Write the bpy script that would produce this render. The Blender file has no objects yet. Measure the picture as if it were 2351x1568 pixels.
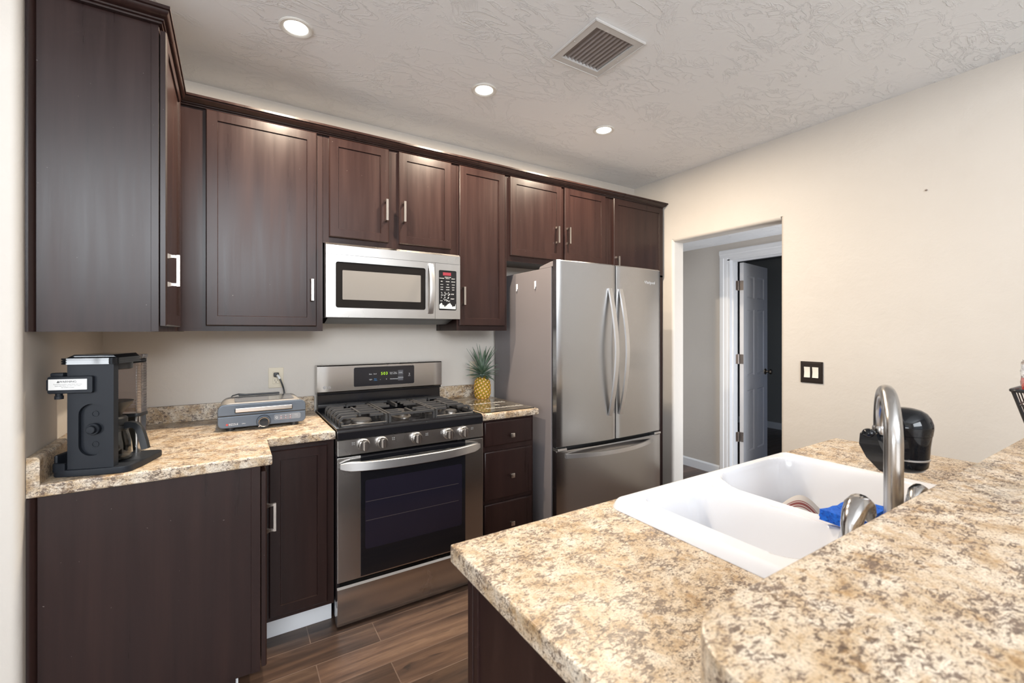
import bpy, bmesh, math, random
from mathutils import Vector, Matrix

S = bpy.context.scene
C = S.collection
PI = math.pi
random.seed(7)

# ------------------------------------------------------------------ camera
F_PX, YAW, HORIZON, EYE = 1023.0, 0.5615, 761.0, 1.3728
cam_d = bpy.data.cameras.new('camera')
cam_d.sensor_fit = 'HORIZONTAL'
cam_d.sensor_width = 36.0
cam_d.lens = 36.0 * F_PX / 2351.0
cam_d.shift_y = (HORIZON - 784.0) / 2351.0
cam_d.clip_start = 0.02
cam_d.dof.use_dof = True
cam_d.dof.focus_distance = 2.3
cam_d.dof.aperture_fstop = 5.0
cam = bpy.data.objects.new('camera', cam_d)
cam.location = (0, 0, EYE)
cam.rotation_euler = (PI / 2, 0, -YAW)
C.objects.link(cam)
S.camera = cam

# ------------------------------------------------------------------ world, daylight, exposure
S.view_settings.view_transform = 'Standard'
S.view_settings.look = 'None'
S.view_settings.exposure = -0.12
S.view_settings.gamma = 1.0
S.view_settings.use_curve_mapping = False
w = bpy.data.worlds.new('world')
S.world = w
w.use_nodes = True
wb = w.node_tree.nodes['Background']
wb.inputs[0].default_value = (0.75, 0.86, 1.0, 1)
wb.inputs[1].default_value = 1.0


def area(name, loc, rot, sx, sy, power, col):
    d = bpy.data.lights.new(name, 'AREA')
    d.shape = 'RECTANGLE'
    d.size, d.size_y = sx, sy
    d.energy = power
    d.color = col
    o = bpy.data.objects.new(name, d)
    o.location = loc
    o.rotation_euler = rot
    C.objects.link(o)
    return o


# daylight entering by the openings of the living side (behind the camera) and of the hall:
# from the sky straight in; an unseen side uplight is added to brighten the ceiling
area('daylight_gable_window', (-0.6, -4.06, 2.75), (PI / 2, 0, 0), 3.5, 1.45, 295, (0.90, 0.95, 1.0))
area('daylight_front_window', (-0.6, -4.06, 1.35), (PI / 2, 0, 0), 3.5, 0.95, 10, (0.94, 0.97, 1.0))
area('daylight_side_window', (-3.46, -1.2, 1.45), (PI / 2, 0, -PI / 2), 2.2, 1.7, 10, (0.93, 0.96, 1.0))
area('ceiling_fill_side', (-3.45, -1.2, 1.0), (PI / 2 + 1.32, 0, -PI / 2), 2.2, 0.7, 170, (0.90, 0.95, 1.0))
area('daylight_hall', (3.58, 0.50, 0.95), (PI / 2 - 0.4, 0, 0), 0.66, 1.3, 40, (0.82, 0.90, 1.0))
area('daylight_far_room', (5.4, 1.05, 0.9), (PI / 2 - 0.25, 0, 0.05), 0.9, 0.8, 3.0, (0.42, 0.62, 1.0))


# ------------------------------------------------------------------ materials
def mat(name, col=(0.5, 0.5, 0.5), rough=0.5, metal=0.0, **kw):
    m = bpy.data.materials.new(name)
    m.use_nodes = True
    b = m.node_tree.nodes['Principled BSDF']
    b.inputs['Base Color'].default_value = (*col, 1)
    b.inputs['Roughness'].default_value = rough
    b.inputs['Metallic'].default_value = metal
    for k, v in kw.items():
        b.inputs[k.replace('_', ' ')].default_value = v
    return m


class N:
    def __init__(s, m):
        s.t = m.node_tree
        s.b = s.t.nodes['Principled BSDF']

    def n(s, typ, **kw):
        nd = s.t.nodes.new(typ)
        for k, v in kw.items():
            if k.startswith('i_'):
                nd.inputs[k[2:].replace('_', ' ')].default_value = v
            else:
                setattr(nd, k, v)
        return nd

    def l(s, a, b):
        s.t.links.new(a, b)

    def coord(s, scale=(1, 1, 1), rot=(0, 0, 0), obj=False):
        if obj:
            src = s.n('ShaderNodeTexCoord').outputs['Object']
        else:
            src = s.n('ShaderNodeNewGeometry').outputs['Position']
        mp = s.n('ShaderNodeMapping')
        mp.inputs['Scale'].default_value = scale
        mp.inputs['Rotation'].default_value = rot
        s.l(src, mp.inputs['Vector'])
        return mp.outputs['Vector']

    def noise(s, vec, scale, detail=4, rough=0.55, dist=0.0):
        nd = s.n('ShaderNodeTexNoise')
        nd.inputs['Scale'].default_value = scale
        nd.inputs['Detail'].default_value = detail
        nd.inputs['Roughness'].default_value = rough
        nd.inputs['Distortion'].default_value = dist
        s.l(vec, nd.inputs['Vector'])
        return nd.outputs['Fac']

    def ramp(s, fac, stops, interp='LINEAR'):
        nd = s.n('ShaderNodeValToRGB')
        cr = nd.color_ramp
        cr.interpolation = interp
        while len(cr.elements) < len(stops):
            cr.elements.new(0.5)
        for e, (p, c) in zip(cr.elements, stops):
            e.position = p
            e.color = (c, c, c, 1) if isinstance(c, (int, float)) else (*c, 1)
        s.l(fac, nd.inputs[0])
        return nd.outputs[0]

    def mix(s, fac, a, b, mode='MIX'):
        nd = s.n('ShaderNodeMix', data_type='RGBA', blend_type=mode)
        for v, k in ((fac, 0), (a, 6), (b, 7)):
            if isinstance(v, (int, float)):
                nd.inputs[k].default_value = v
            elif isinstance(v, tuple):
                nd.inputs[k].default_value = (*v, 1)
            else:
                s.l(v, nd.inputs[k])
        return nd.outputs[2]

    def math(s, op, a, b=None):
        nd = s.n('ShaderNodeMath', operation=op)
        for i, v in enumerate((a, b)):
            if v is None:
                continue
            if isinstance(v, (int, float)):
                nd.inputs[i].default_value = v
            else:
                s.l(v, nd.inputs[i])
        return nd.outputs[0]

    def bump(s, h, strength=0.2, dist=0.01):
        nd = s.n('ShaderNodeBump')
        nd.inputs['Strength'].default_value = strength
        nd.inputs['Distance'].default_value = dist
        s.l(h, nd.inputs['Height'])
        s.l(nd.outputs[0], s.b.inputs['Normal'])
        return nd

    def col(s, c):
        s.l(c, s.b.inputs['Base Color'])

    def rough(s, c):
        s.l(c, s.b.inputs['Roughness'])


def m_wall():
    m = mat('wall_paint', (0.67, 0.61, 0.535), 0.6)
    k = N(m)
    v = k.coord()
    n1 = k.noise(v, 9, 5, 0.6, 0.4)
    n2 = k.noise(v, 60, 3)
    h = k.math('ADD', k.math('MULTIPLY', n1, 1.0), k.math('MULTIPLY', n2, 0.15))
    k.bump(h, 0.22, 0.012)
    c = k.ramp(k.noise(v, 1.3, 3), [(0.35, (0.575, 0.528, 0.475)), (0.7, (0.605, 0.558, 0.505))])
    k.col(c)
    return m


def m_ceiling():
    m = mat('ceiling_plaster', (0.84, 0.845, 0.855), 0.75)
    k = N(m)
    v = k.coord()
    # trowel marks: thin wavy ridges, kept only in patches
    a = k.noise(v, 3.2, 7, 0.62, 1.2)
    r1 = k.ramp(k.math('ABSOLUTE', k.math('SUBTRACT', a, 0.5)), [(0.0, 1.0), (0.016, 0.2), (0.04, 0.0)])
    a2 = k.noise(k.coord((1, 2.2, 1), (0, 0, 0.6)), 6.0, 6, 0.6, 0.8)
    r2 = k.ramp(k.math('ABSOLUTE', k.math('SUBTRACT', a2, 0.52)), [(0.0, 1.0), (0.018, 0.2), (0.045, 0.0)])
    mask = k.ramp(k.noise(v, 2.6, 2), [(0.42, 0.0), (0.56, 1.0)])
    mask1 = k.ramp(k.noise(k.coord((1, 1, 1), (0, 0, 1)), 2.1, 2), [(0.46, 0.0), (0.6, 1.0)])
    rr = k.math('ADD', k.math('MULTIPLY', r1, mask1), k.math('MULTIPLY', r2, mask))
    f = k.math('MULTIPLY', k.noise(v, 40, 3), 0.12)
    k.bump(k.math('ADD', rr, f), 0.55, 0.005)
    return m


def m_cabinet():
    m = mat('dark_stained_wood', (0.03, 0.017, 0.015), 0.35)
    k = N(m)
    st = k.coord((60, 60, 2.2))
    g = k.noise(st, 1.0, 5, 0.65)
    v = k.coord()
    big = k.noise(k.coord((22, 22, 1.3)), 1.0, 3, 0.55)
    c = k.ramp(k.math('ADD', k.math('MULTIPLY', g, 0.4), k.math('MULTIPLY', big, 0.6)),
               [(0.3, (0.0150, 0.0070, 0.0064)), (0.5, (0.0225, 0.0106, 0.0092)), (0.72, (0.032, 0.0150, 0.0123))])
    sp = k.noise(v, 120, 2, 0.5)
    chips = k.ramp(sp, [(0.79, 0.0), (0.81, 1.0)])
    c = k.mix(chips, c, (0.22, 0.19, 0.18))
    k.col(c)
    k.b.inputs['Specular IOR Level'].default_value = 0.30
    k.rough(k.ramp(k.math('ADD', k.math('MULTIPLY', g, 0.3), k.math('MULTIPLY', big, 0.7)),
                   [(0.3, 0.26), (0.7, 0.35)]))
    k.bump(g, 0.07, 0.002)
    return m


def m_laminate():  # cream ground, tan clouds, crisp brown and grey flecks
    m = mat('granite_pattern_laminate', (0.6, 0.5, 0.35), 0.28)
    k = N(m)
    v = k.coord((1, 1, 1))
    base = k.ramp(k.noise(v, 19, 6, 0.70, 0.5),
                  [(0.30, (0.32, 0.195, 0.09)), (0.42, (0.49, 0.36, 0.225)), (0.52, (0.61, 0.50, 0.375)), (0.66, (0.71, 0.635, 0.53))])
    dens = k.noise(v, 14, 4, 0.65, 0.6)
    aniso = k.coord((0.7, 1.3, 1.3), (0, 0, 0.5))
    fl = k.noise(aniso, 105, 6, 0.70, 0.9)
    t = k.math('ADD', k.math('MULTIPLY', fl, 0.76), k.math('MULTIPLY', dens, 0.30))
    mask = k.ramp(t, [(0.548, 0.0), (0.575, 0.85), (0.61, 1.0)])
    f2 = k.noise(aniso, 240, 4, 0.62, 0.5)
    m2 = k.ramp(k.math('ADD', k.math('MULTIPLY', f2, 0.8), k.math('MULTIPLY', dens, 0.25)), [(0.575, 0.0), (0.62, 1.0)])
    dk = k.mix(k.ramp(k.noise(v, 18, 2), [(0.42, 0.0), (0.58, 1.0)]), (0.066, 0.034, 0.021), (0.12, 0.078, 0.06))
    c = k.mix(k.math('MULTIPLY', m2, 0.68), base, (0.19, 0.115, 0.073))
    c = k.mix(k.math('MULTIPLY', mask, 0.86), c, dk)
    fine = k.ramp(k.noise(v, 330, 3, 0.6), [(0.36, 0.66), (0.54, 1.04)])
    c = k.mix(1.0, c, fine, 'MULTIPLY')
    tan = k.ramp(k.noise(v, 34, 4, 0.6), [(0.59, 0.0), (0.69, 1.0)])
    c = k.mix(k.math('MULTIPLY', tan, 0.5), c, (0.42, 0.25, 0.10))
    k.col(c)
    k.rough(k.ramp(k.noise(v, 30, 3), [(0.3, 0.33), (0.7, 0.44)]))
    return m


def m_floor():
    m = mat('dark_plank_flooring', (0.07, 0.04, 0.03), 0.3)
    k = N(m)
    v = k.coord()
    br = k.n('ShaderNodeTexBrick', offset=0.782, offset_frequency=2, squash=1.0)
    for nm, val in (('Scale', 1.0), ('Mortar Size', 0.0022), ('Mortar Smooth', 0.2), ('Bias', 0.0), ('Brick Width', 1.22), ('Row Height', 0.148)):
        br.inputs[nm].default_value = val
    br.inputs['Color1'].default_value = (0.0, 0.0, 0.0, 1)
    br.inputs['Color2'].default_value = (1, 1, 1, 1)
    br.inputs['Mortar'].default_value = (0.5, 0.5, 0.5, 1)
    mp = k.n('ShaderNodeMapping')
    mp.inputs['Location'].default_value = (-0.294, 0.09, 0)
    k.l(v, mp.inputs['Vector'])
    k.l(mp.outputs[0], br.inputs['Vector'])
    tint = br.outputs['Color']
    # grain follows the plank; each plank gets its own offset
    off = k.n('ShaderNodeVectorMath', operation='MULTIPLY_ADD')
    k.l(tint, off.inputs[0])
    off.inputs[1].default_value = (7, 3, 0)
    k.l(v, off.inputs[2])
    gm = k.n('ShaderNodeMapping')
    gm.inputs['Scale'].default_value = (2.2, 26, 1)
    k.l(off.outputs[0], gm.inputs['Vector'])
    g = k.noise(gm.outputs[0], 1.0, 7, 0.62, 0.7)
    gm2 = k.n('ShaderNodeMapping')
    gm2.inputs['Scale'].default_value = (1.6, 6, 1)
    k.l(off.outputs[0], gm2.inputs['Vector'])
    b = k.noise(gm2.outputs[0], 1.0, 3, 0.5, 0.5)
    f = k.math('ADD', k.math('MULTIPLY', g, 0.65), k.math('MULTIPLY', b, 0.4))
    c = k.ramp(f, [(0.32, (0.024, 0.0155, 0.0125)), (0.46, (0.066, 0.039, 0.028)), (0.56, (0.105, 0.063, 0.044)), (0.68, (0.17, 0.108, 0.074))])
    tn = k.ramp(tint, [(0.0, 0.6), (1.0, 1.15)])
    c = k.mix(1.0, c, tn, 'MULTIPLY')
    kn = k.noise(gm2.outputs[0], 2.6, 3, 0.6, 1.4)
    c = k.mix(k.ramp(kn, [(0.64, 0.0), (0.74, 0.8)]), c, (0.022, 0.016, 0.014))
    c = k.mix(k.math('MULTIPLY', br.outputs['Fac'], 0.75), c, (0.16, 0.11, 0.085))
    k.col(c)
    k.rough(k.ramp(g, [(0.3, 0.42), (0.7, 0.28)]))
    k.bump(k.math('SUBTRACT', k.math('MULTIPLY', g, 0.25), br.outputs['Fac']), 0.25, 0.002)
    return m


def m_steel(name, col=(0.62, 0.60, 0.58), rough=0.26, along='x', aniso=0.6):
    m = mat(name, col, rough, 1.0)
    k = N(m)
    sc = {'x': (2, 2, 420), 'z': (420, 2, 2)}[along]
    g = k.noise(k.coord(sc), 1.0, 2, 0.5)
    k.bump(g, 0.02, 0.001)
    big = k.noise(k.coord((3, 3, 2.0)), 1.0, 4, 0.6)
    k.rough(k.ramp(big, [(0.3, rough - 0.02), (0.7, rough + 0.04)]))
    k.b.inputs['Anisotropic'].default_value = aniso
    tg = k.n('ShaderNodeTangent', direction_type='RADIAL', axis='Z')
    k.l(tg.outputs[0], k.b.inputs['Tangent'])
    return m


def m_emit(name, col, strength):
    m = mat(name, (0, 0, 0), 0.5)
    b = m.node_tree.nodes['Principled BSDF']
    b.inputs['Emission Color'].default_value = (*col, 1)
    b.inputs['Emission Strength'].default_value = strength
    return m


M = {}
M['wall'] = m_wall()
M['ceiling'] = m_ceiling()
M['cab'] = m_cabinet()
M['lam'] = m_laminate()
M['floor'] = m_floor()
M['white'] = mat('white_trim_paint', (0.78, 0.78, 0.79), 0.35)
M['doorw'] = mat('white_door_paint', (0.72, 0.71, 0.72), 0.4)
M['kick'] = mat('white_kick_board', (0.78, 0.79, 0.81), 0.45)
M['porcelain'] = mat('white_sink_acrylic', (0.74, 0.75, 0.79), 0.14)
M['steel'] = m_steel('brushed_steel', (0.51, 0.49, 0.47), 0.25, 'x', 0.65)
M['steelf'] = m_steel('brushed_fridge_steel', (0.44, 0.437, 0.44), 0.22, 'x', 0.75)
M['nickel'] = mat('satin_nickel', (0.58, 0.525, 0.48), 0.26, 1.0)
M['chrome'] = mat('polished_chrome', (0.52, 0.505, 0.495), 0.15, 1.0)
M['hsteel'] = mat('handle_steel', (0.64, 0.635, 0.635), 0.36, 1.0)
M['fsteel'] = mat('faucet_steel', (0.47, 0.455, 0.44), 0.24, 1.0)
M['fside'] = mat('grey_fridge_side', (0.20, 0.18, 0.185), 0.45)
M['gap'] = mat('dark_gasket', (0.02, 0.02, 0.022), 0.6)
M['enamel'] = mat('black_enamel', (0.010, 0.010, 0.012), 0.14)
M['black'] = mat('black_plastic', (0.014, 0.015, 0.017), 0.38)
M['coffee'] = mat('charcoal_plastic', (0.010, 0.0125, 0.0175), 0.5, 0.0, Specular_IOR_Level=0.3)
M['gloss'] = mat('glossy_black', (0.004, 0.005, 0.007), 0.06, 0.0, Specular_IOR_Level=0.35)
M['iron'] = mat('cast_iron', (0.040, 0.038, 0.038), 0.5)
M['burner'] = mat('burner_aluminium', (0.42, 0.39, 0.36), 0.4, 1.0)
M['bglass'] = mat('black_oven_glass', (0.008, 0.008, 0.010), 0.05)
M['mglass'] = mat('smoked_microwave_glass', (0.010, 0.009, 0.009), 0.05, 0.0, Specular_IOR_Level=0.22)
M['mesh'] = mat('grey_microwave_screen', (0.20, 0.19, 0.18), 0.12)
M['ovenwin'] = mat('dark_oven_window', (0.014, 0.012, 0.020), 0.08)
M['rack'] = mat('oven_rack_line', (0.06, 0.045, 0.042), 0.5)
M['display'] = mat('black_display', (0.020, 0.020, 0.024), 0.16)
M['gdigit'] = m_emit('green_digits', (0.55, 1.0, 0.02), 1.3)
M['rdigit'] = m_emit('red_display_glow', (0.85, 0.05, 0.09), 0.75)
M['bltext'] = mat('blue_print', (0.05, 0.25, 0.55), 0.5)
M['wtext'] = mat('white_print', (0.75, 0.75, 0.75), 0.5)
M['dtext'] = mat('dark_print', (0.05, 0.05, 0.055), 0.5)
M['gtext'] = mat('grey_print', (0.35, 0.34, 0.34), 0.45)
M['rtext'] = mat('red_print', (0.55, 0.06, 0.05), 0.5)
M['board_print'] = mat('frosted_print', (0.50, 0.48, 0.44), 0.6)
M['mark'] = mat('etched_mark', (0.16, 0.155, 0.15), 0.5)
M['key'] = mat('grey_touch_key', (0.09, 0.09, 0.10), 0.4)
M['label'] = mat('white_paper_label', (0.78, 0.77, 0.75), 0.6)
M['ivory'] = mat('ivory_plate', (0.70, 0.62, 0.48), 0.35)
M['bronze'] = mat('oil_rubbed_bronze', (0.035, 0.026, 0.022), 0.35, 0.5)
M['rocker'] = mat('white_rocker', (0.75, 0.72, 0.64), 0.3)
M['grill'] = mat('slate_blue_metal', (0.105, 0.125, 0.155), 0.36, 0.35)
M['grillside'] = mat('grey_grill_shell', (0.36, 0.33, 0.30), 0.4, 0.3)
M['ventw'] = mat('vent_enamel', (0.60, 0.585, 0.57), 0.45)
M['ventd'] = mat('brown_grey_slat', (0.30, 0.26, 0.245), 0.6)  # slats a darker brown-grey than the vent frame
M['dark'] = mat('dark_duct', (0.035, 0.025, 0.022), 0.8)
M['sponge'] = None
M['leaf'] = None
M['lampglow'] = m_emit('lamp_lens_glow', (1.0, 0.97, 0.90), 14.0)
M['trimring'] = mat('lamp_trim_ring', (0.70, 0.68, 0.64), 0.4)
M['brass'] = mat('aged_bronze_knob', (0.17, 0.15, 0.13), 0.3, 1.0)
M['hingem'] = mat('brushed_hinge', (0.36, 0.31, 0.28), 0.35, 1.0)
M['wire'] = mat('black_wire', (0.014, 0.014, 0.016), 0.32)
M['redpack'] = mat('red_wrapper', (0.52, 0.06, 0.05), 0.25)
M['bartop_edge'] = M['lam']


def m_sponge():
    m = mat('blue_sponge', (0.005, 0.12, 0.62), 0.85)
    k = N(m)
    v = k.coord(obj=True)
    n = k.noise(v, 170, 4, 0.6)
    vo = k.n('ShaderNodeTexVoronoi')
    vo.inputs['Scale'].default_value = 150
    k.l(v, vo.inputs['Vector'])
    h = k.ramp(vo.outputs['Distance'], [(0.12, 0.0), (0.35, 1.0)])
    k.bump(k.math('ADD', h, n), 0.9, 0.004)
    k.col(k.ramp(n, [(0.35, (0.004, 0.09, 0.55)), (0.7, (0.008, 0.16, 0.75))]))
    return m


def m_cloth():
    m = mat('striped_dish_cloth', (0.75, 0.72, 0.70), 0.9)
    k = N(m)
    tc = k.n('ShaderNodeTexCoord')
    sp = k.n('ShaderNodeSeparateXYZ')
    k.l(tc.outputs['UV'], sp.inputs[0])
    st = [(0.0, 0.0)]
    for a, b in ((0.33, 0.340), (0.352, 0.378), (0.390, 0.400), (0.56, 0.572), (0.582, 0.590)):
        st += [(a - 0.003, 0.0), (a, 1.0), (b, 1.0), (b + 0.003, 0.0)]
    fac = k.ramp(sp.outputs[0], st)
    k.col(k.mix(fac, (0.76, 0.73, 0.72), (0.33, 0.10, 0.10)))
    k.bump(k.noise(tc.outputs['UV'], 220, 2), 0.3, 0.002)
    return m


def m_leaf():
    m = mat('pineapple_leaf', (0.10, 0.17, 0.08), 0.45)
    k = N(m)
    v = k.coord(obj=True)
    k.col(k.ramp(k.noise(v, 14, 3), [(0.35, (0.05, 0.10, 0.045)), (0.5, (0.13, 0.19, 0.13)), (0.68, (0.24, 0.29, 0.25))]))
    return m


def m_pine():
    m = mat('pineapple_rind', (0.6, 0.3, 0.02), 0.5)
    k = N(m)
    at = k.n('ShaderNodeAttribute', attribute_name='eye')
    k.col(k.ramp(at.outputs['Fac'], [(0.0, (0.10, 0.11, 0.02)), (0.25, (0.34, 0.24, 0.02)), (0.5, (0.66, 0.33, 0.012)), (0.70, (0.66, 0.30, 0.03)), (0.82, (0.68, 0.52, 0.42))]))
    return m


def glassy(name, col=(1, 1, 1), rough=0.02, tint=1.0, ior=1.45):
    m = mat(name, col, rough)
    b = m.node_tree.nodes['Principled BSDF']
    b.inputs['Transmission Weight'].default_value = tint
    b.inputs['IOR'].default_value = ior
    return m


M['sponge'] = m_sponge()
M['cloth'] = m_cloth()
M['leaf'] = m_leaf()
M['pine'] = m_pine()
M['glass'] = glassy('clear_glass', (0.93, 0.95, 0.94), 0.02)
M['board'] = glassy('cutting_board_glass', (0.86, 0.88, 0.85), 0.05)
M['tank'] = glassy('smoky_tank_plastic', (0.72, 0.68, 0.70), 0.10)
M['bag'] = glassy('clear_plastic_film', (0.97, 0.97, 0.97), 0.12, 0.95, 1.12)


# ------------------------------------------------------------------ mesh helpers
class B:
    """collects shapes and links them as one mesh object"""

    def __init__(s, xf=None):
        s.bm = bmesh.new()
        s.xf = xf or Matrix.Identity(4)

    def _fin(s, before):
        vs = [v for v in s.bm.verts if v not in before] if before is not None else s.bm.verts
        return vs

    def box(s, x0, x1, y0, y1, z0, z1, bev=0.0, seg=2, rot=None):
        t = bmesh.new()
        bmesh.ops.create_cube(t, size=1)
        for v in t.verts:
            v.co = Vector(((x0 + x1) / 2 + v.co.x * (x1 - x0), (y0 + y1) / 2 + v.co.y * (y1 - y0), (z0 + z1) / 2 + v.co.z * (z1 - z0)))
        if bev:
            bmesh.ops.bevel(t, geom=list(t.edges), offset=bev, segments=seg, affect='EDGES', profile=0.5)
        if rot is not None:
            bmesh.ops.transform(t, matrix=rot, verts=t.verts)
        return s.add(t)

    def add(s, t):
        bmesh.ops.transform(t, matrix=s.xf, verts=t.verts)
        me = bpy.data.meshes.new('tmp')
        t.to_mesh(me)
        t.free()
        s.bm.from_mesh(me)
        bpy.data.meshes.remove(me)
        return s

    def prism(s, pts, a0, a1, axis='z', bev=0.0, seg=2):
        """polygon pts in the plane across axis, extruded a0..a1 along it"""
        t = bmesh.new()
        f = {'z': lambda p, a: (p[0], p[1], a), 'y': lambda p, a: (p[0], a, p[1]), 'x': lambda p, a: (a, p[0], p[1])}[axis]
        lo = [t.verts.new(f(p, a0)) for p in pts]
        hi = [t.verts.new(f(p, a1)) for p in pts]
        n = len(pts)
        t.faces.new(lo[::-1])
        t.faces.new(hi)
        for i in range(n):
            t.faces.new((lo[i], lo[(i + 1) % n], hi[(i + 1) % n], hi[i]))
        bmesh.ops.recalc_face_normals(t, faces=t.faces)
        if bev:
            es = [e for e in t.edges if (e.verts[0] in lo) == (e.verts[1] in lo)]
            bmesh.ops.bevel(t, geom=es, offset=bev, segments=seg, affect='EDGES', profile=0.5)
        return s.add(t)

    def lathe(s, prof, c=(0, 0, 0), axis='z', seg=32, cap=True):
        """profile of (radius, height) turned about axis through c"""
        t = bmesh.new()
        rows = []
        for r, h in prof:
            row = []
            for i in range(seg):
                a = 2 * PI * i / seg
                p = (r * math.cos(a), r * math.sin(a), h)
                if axis == 'y':
                    p = (p[0], h, p[1])
                elif axis == 'x':
                    p = (h, p[0], p[1])
                row.append(t.verts.new((p[0] + c[0], p[1] + c[1], p[2] + c[2])))
            rows.append(row)
        for a, b in zip(rows, rows[1:]):
            for i in range(seg):
                t.faces.new((a[i], a[(i + 1) % seg], b[(i + 1) % seg], b[i]))
        if cap:
            t.faces.new(rows[0][::-1])
            t.faces.new(rows[-1])
        bmesh.ops.remove_doubles(t, verts=t.verts, dist=1e-6)
        bmesh.ops.recalc_face_normals(t, faces=t.faces)
        return s.add(t)

    def sweep(s, path, sec, up=(0, 0, 1), cap=True, closed=False, scale=None):
        """section points (u, v) carried along path; u lies across, v along 'up'"""
        t = bmesh.new()
        path = [Vector(p) for p in path]
        n = len(path)
        rows = []
        for i, p in enumerate(path):
            if closed:
                d = path[(i + 1) % n] - path[i - 1]
            else:
                d = path[min(i + 1, n - 1)] - path[max(i - 1, 0)]
            d.normalize()
            u = d.cross(Vector(up))
            if u.length < 1e-4:
                u = d.cross(Vector((1, 0, 0)))
            u.normalize()
            v = u.cross(d)
            k = scale[i] if scale else 1.0
            rows.append([t.verts.new(p + u * a * k + v * b * k) for a, b in sec])
        m = len(sec)
        pairs = list(zip(rows, rows[1:])) + ([(rows[-1], rows[0])] if closed else [])
        for a, b in pairs:
            for i in range(m):
                t.faces.new((a[i], a[(i + 1) % m], b[(i + 1) % m], b[i]))
        if cap and not closed:
            t.faces.new(rows[0][::-1])
            t.faces.new(rows[-1])
        bmesh.ops.recalc_face_normals(t, faces=t.faces)
        return s.add(t)

    def tube(s, path, r, seg=12, up=(0, 0, 1), closed=False, scale=None):
        return s.sweep(path, [(r * math.cos(2 * PI * i / seg), r * math.sin(2 * PI * i / seg)) for i in range(seg)], up, True, closed, scale)

    def cells(s, xs, ys, skip, z0, z1, bev=0.0):
        """flat slab made of grid cells (some left out), outer top edges eased"""
        t = bmesh.new()
        V = {}

        def vert(i, j):
            if (i, j) not in V:
                V[(i, j)] = t.verts.new((xs[i], ys[j], z1))
            return V[(i, j)]
        fs = []
        for i in range(len(xs) - 1):
            for j in range(len(ys) - 1):
                if (i, j) in skip:
                    continue
                fs.append(t.faces.new((vert(i, j), vert(i + 1, j), vert(i + 1, j + 1), vert(i, j + 1))))
        rim = [e for e in t.edges if len(e.link_faces) == 1]
        ex = bmesh.ops.extrude_face_region(t, geom=fs, use_keep_orig=True)
        for v in [g for g in ex['geom'] if isinstance(g, bmesh.types.BMVert)]:
            v.co.z = z0
        bmesh.ops.recalc_face_normals(t, faces=t.faces)
        if bev:
            es = [e for e in t.edges if abs(e.verts[0].co.z - e.verts[1].co.z) < 1e-6 and len(e.link_faces) == 2
                  and abs(e.link_faces[0].normal.z) + abs(e.link_faces[1].normal.z) < 1.5]
            bmesh.ops.bevel(t, geom=es, offset=bev, segments=3, affect='EDGES', profile=0.5)
        return s.add(t)

    def ball(s, c, r, seg=16, sc=(1, 1, 1)):
        t = bmesh.new()
        bmesh.ops.create_uvsphere(t, u_segments=seg, v_segments=seg // 2 + 2, radius=r)
        for v in t.verts:
            v.co = Vector((c[0] + v.co.x * sc[0], c[1] + v.co.y * sc[1], c[2] + v.co.z * sc[2]))
        return s.add(t)


AT = {}


def root_of(o):
    while o.parent:
        o = o.parent
    return o


def link(me, name, mt, parent=None, smooth=True):
    if mt is not None:
        me.materials.append(mt)
    if smooth:
        for p in me.polygons:
            p.use_smooth = True
        me.set_sharp_from_angle(angle=math.radians(35))
    o = bpy.data.objects.new(name, me)
    C.objects.link(o)
    if smooth:
        wn = o.modifiers.new('weighted', 'WEIGHTED_NORMAL')
        wn.keep_sharp = True
        wn.weight = 100
    if parent is not None:
        off = AT[root_of(parent).name]
        me.transform(Matrix.Translation((-off[0], -off[1], -off[2])))
        o.parent = parent
    return o


def obj(name, b, mt, parent=None, label=None):
    me = bpy.data.meshes.new(name)
    b.bm.to_mesh(me)
    b.bm.free()
    o = link(me, name, mt, parent)
    if label:
        o['label'] = label
    return o


def thing(name, label, cat, loc, group=None):
    o = bpy.data.objects.new(name, None)
    o.empty_display_size = 0.05
    C.objects.link(o)
    o.location = loc
    AT[o.name] = tuple(loc)
    o['label'] = label
    o['category'] = cat
    if group:
        o['group'] = group
    return o


def single(name, b, mt, label, cat, loc, group=None):
    """a thing that is one mesh, its origin at its base"""
    me = bpy.data.meshes.new(name)
    b.bm.to_mesh(me)
    b.bm.free()
    me.transform(Matrix.Translation((-loc[0], -loc[1], -loc[2])))
    o = link(me, name, mt)
    o.location = loc
    AT[o.name] = tuple(loc)
    o['label'] = label
    o['category'] = cat
    if group:
        o['group'] = group
    return o


def struct(name, b, mt, parent=None):
    o = obj(name, b, mt, parent)
    if parent is None:
        o['kind'] = 'structure'
        AT[o.name] = (0, 0, 0)
    return o


def RX(a): return Matrix.Rotation(a, 4, 'X')
def RY(a): return Matrix.Rotation(a, 4, 'Y')
def RZ(a): return Matrix.Rotation(a, 4, 'Z')
def T(x, y, z): return Matrix.Translation((x, y, z))


FACE_FRONT = RX(PI / 2)             # writing read by someone looking along +y


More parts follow.
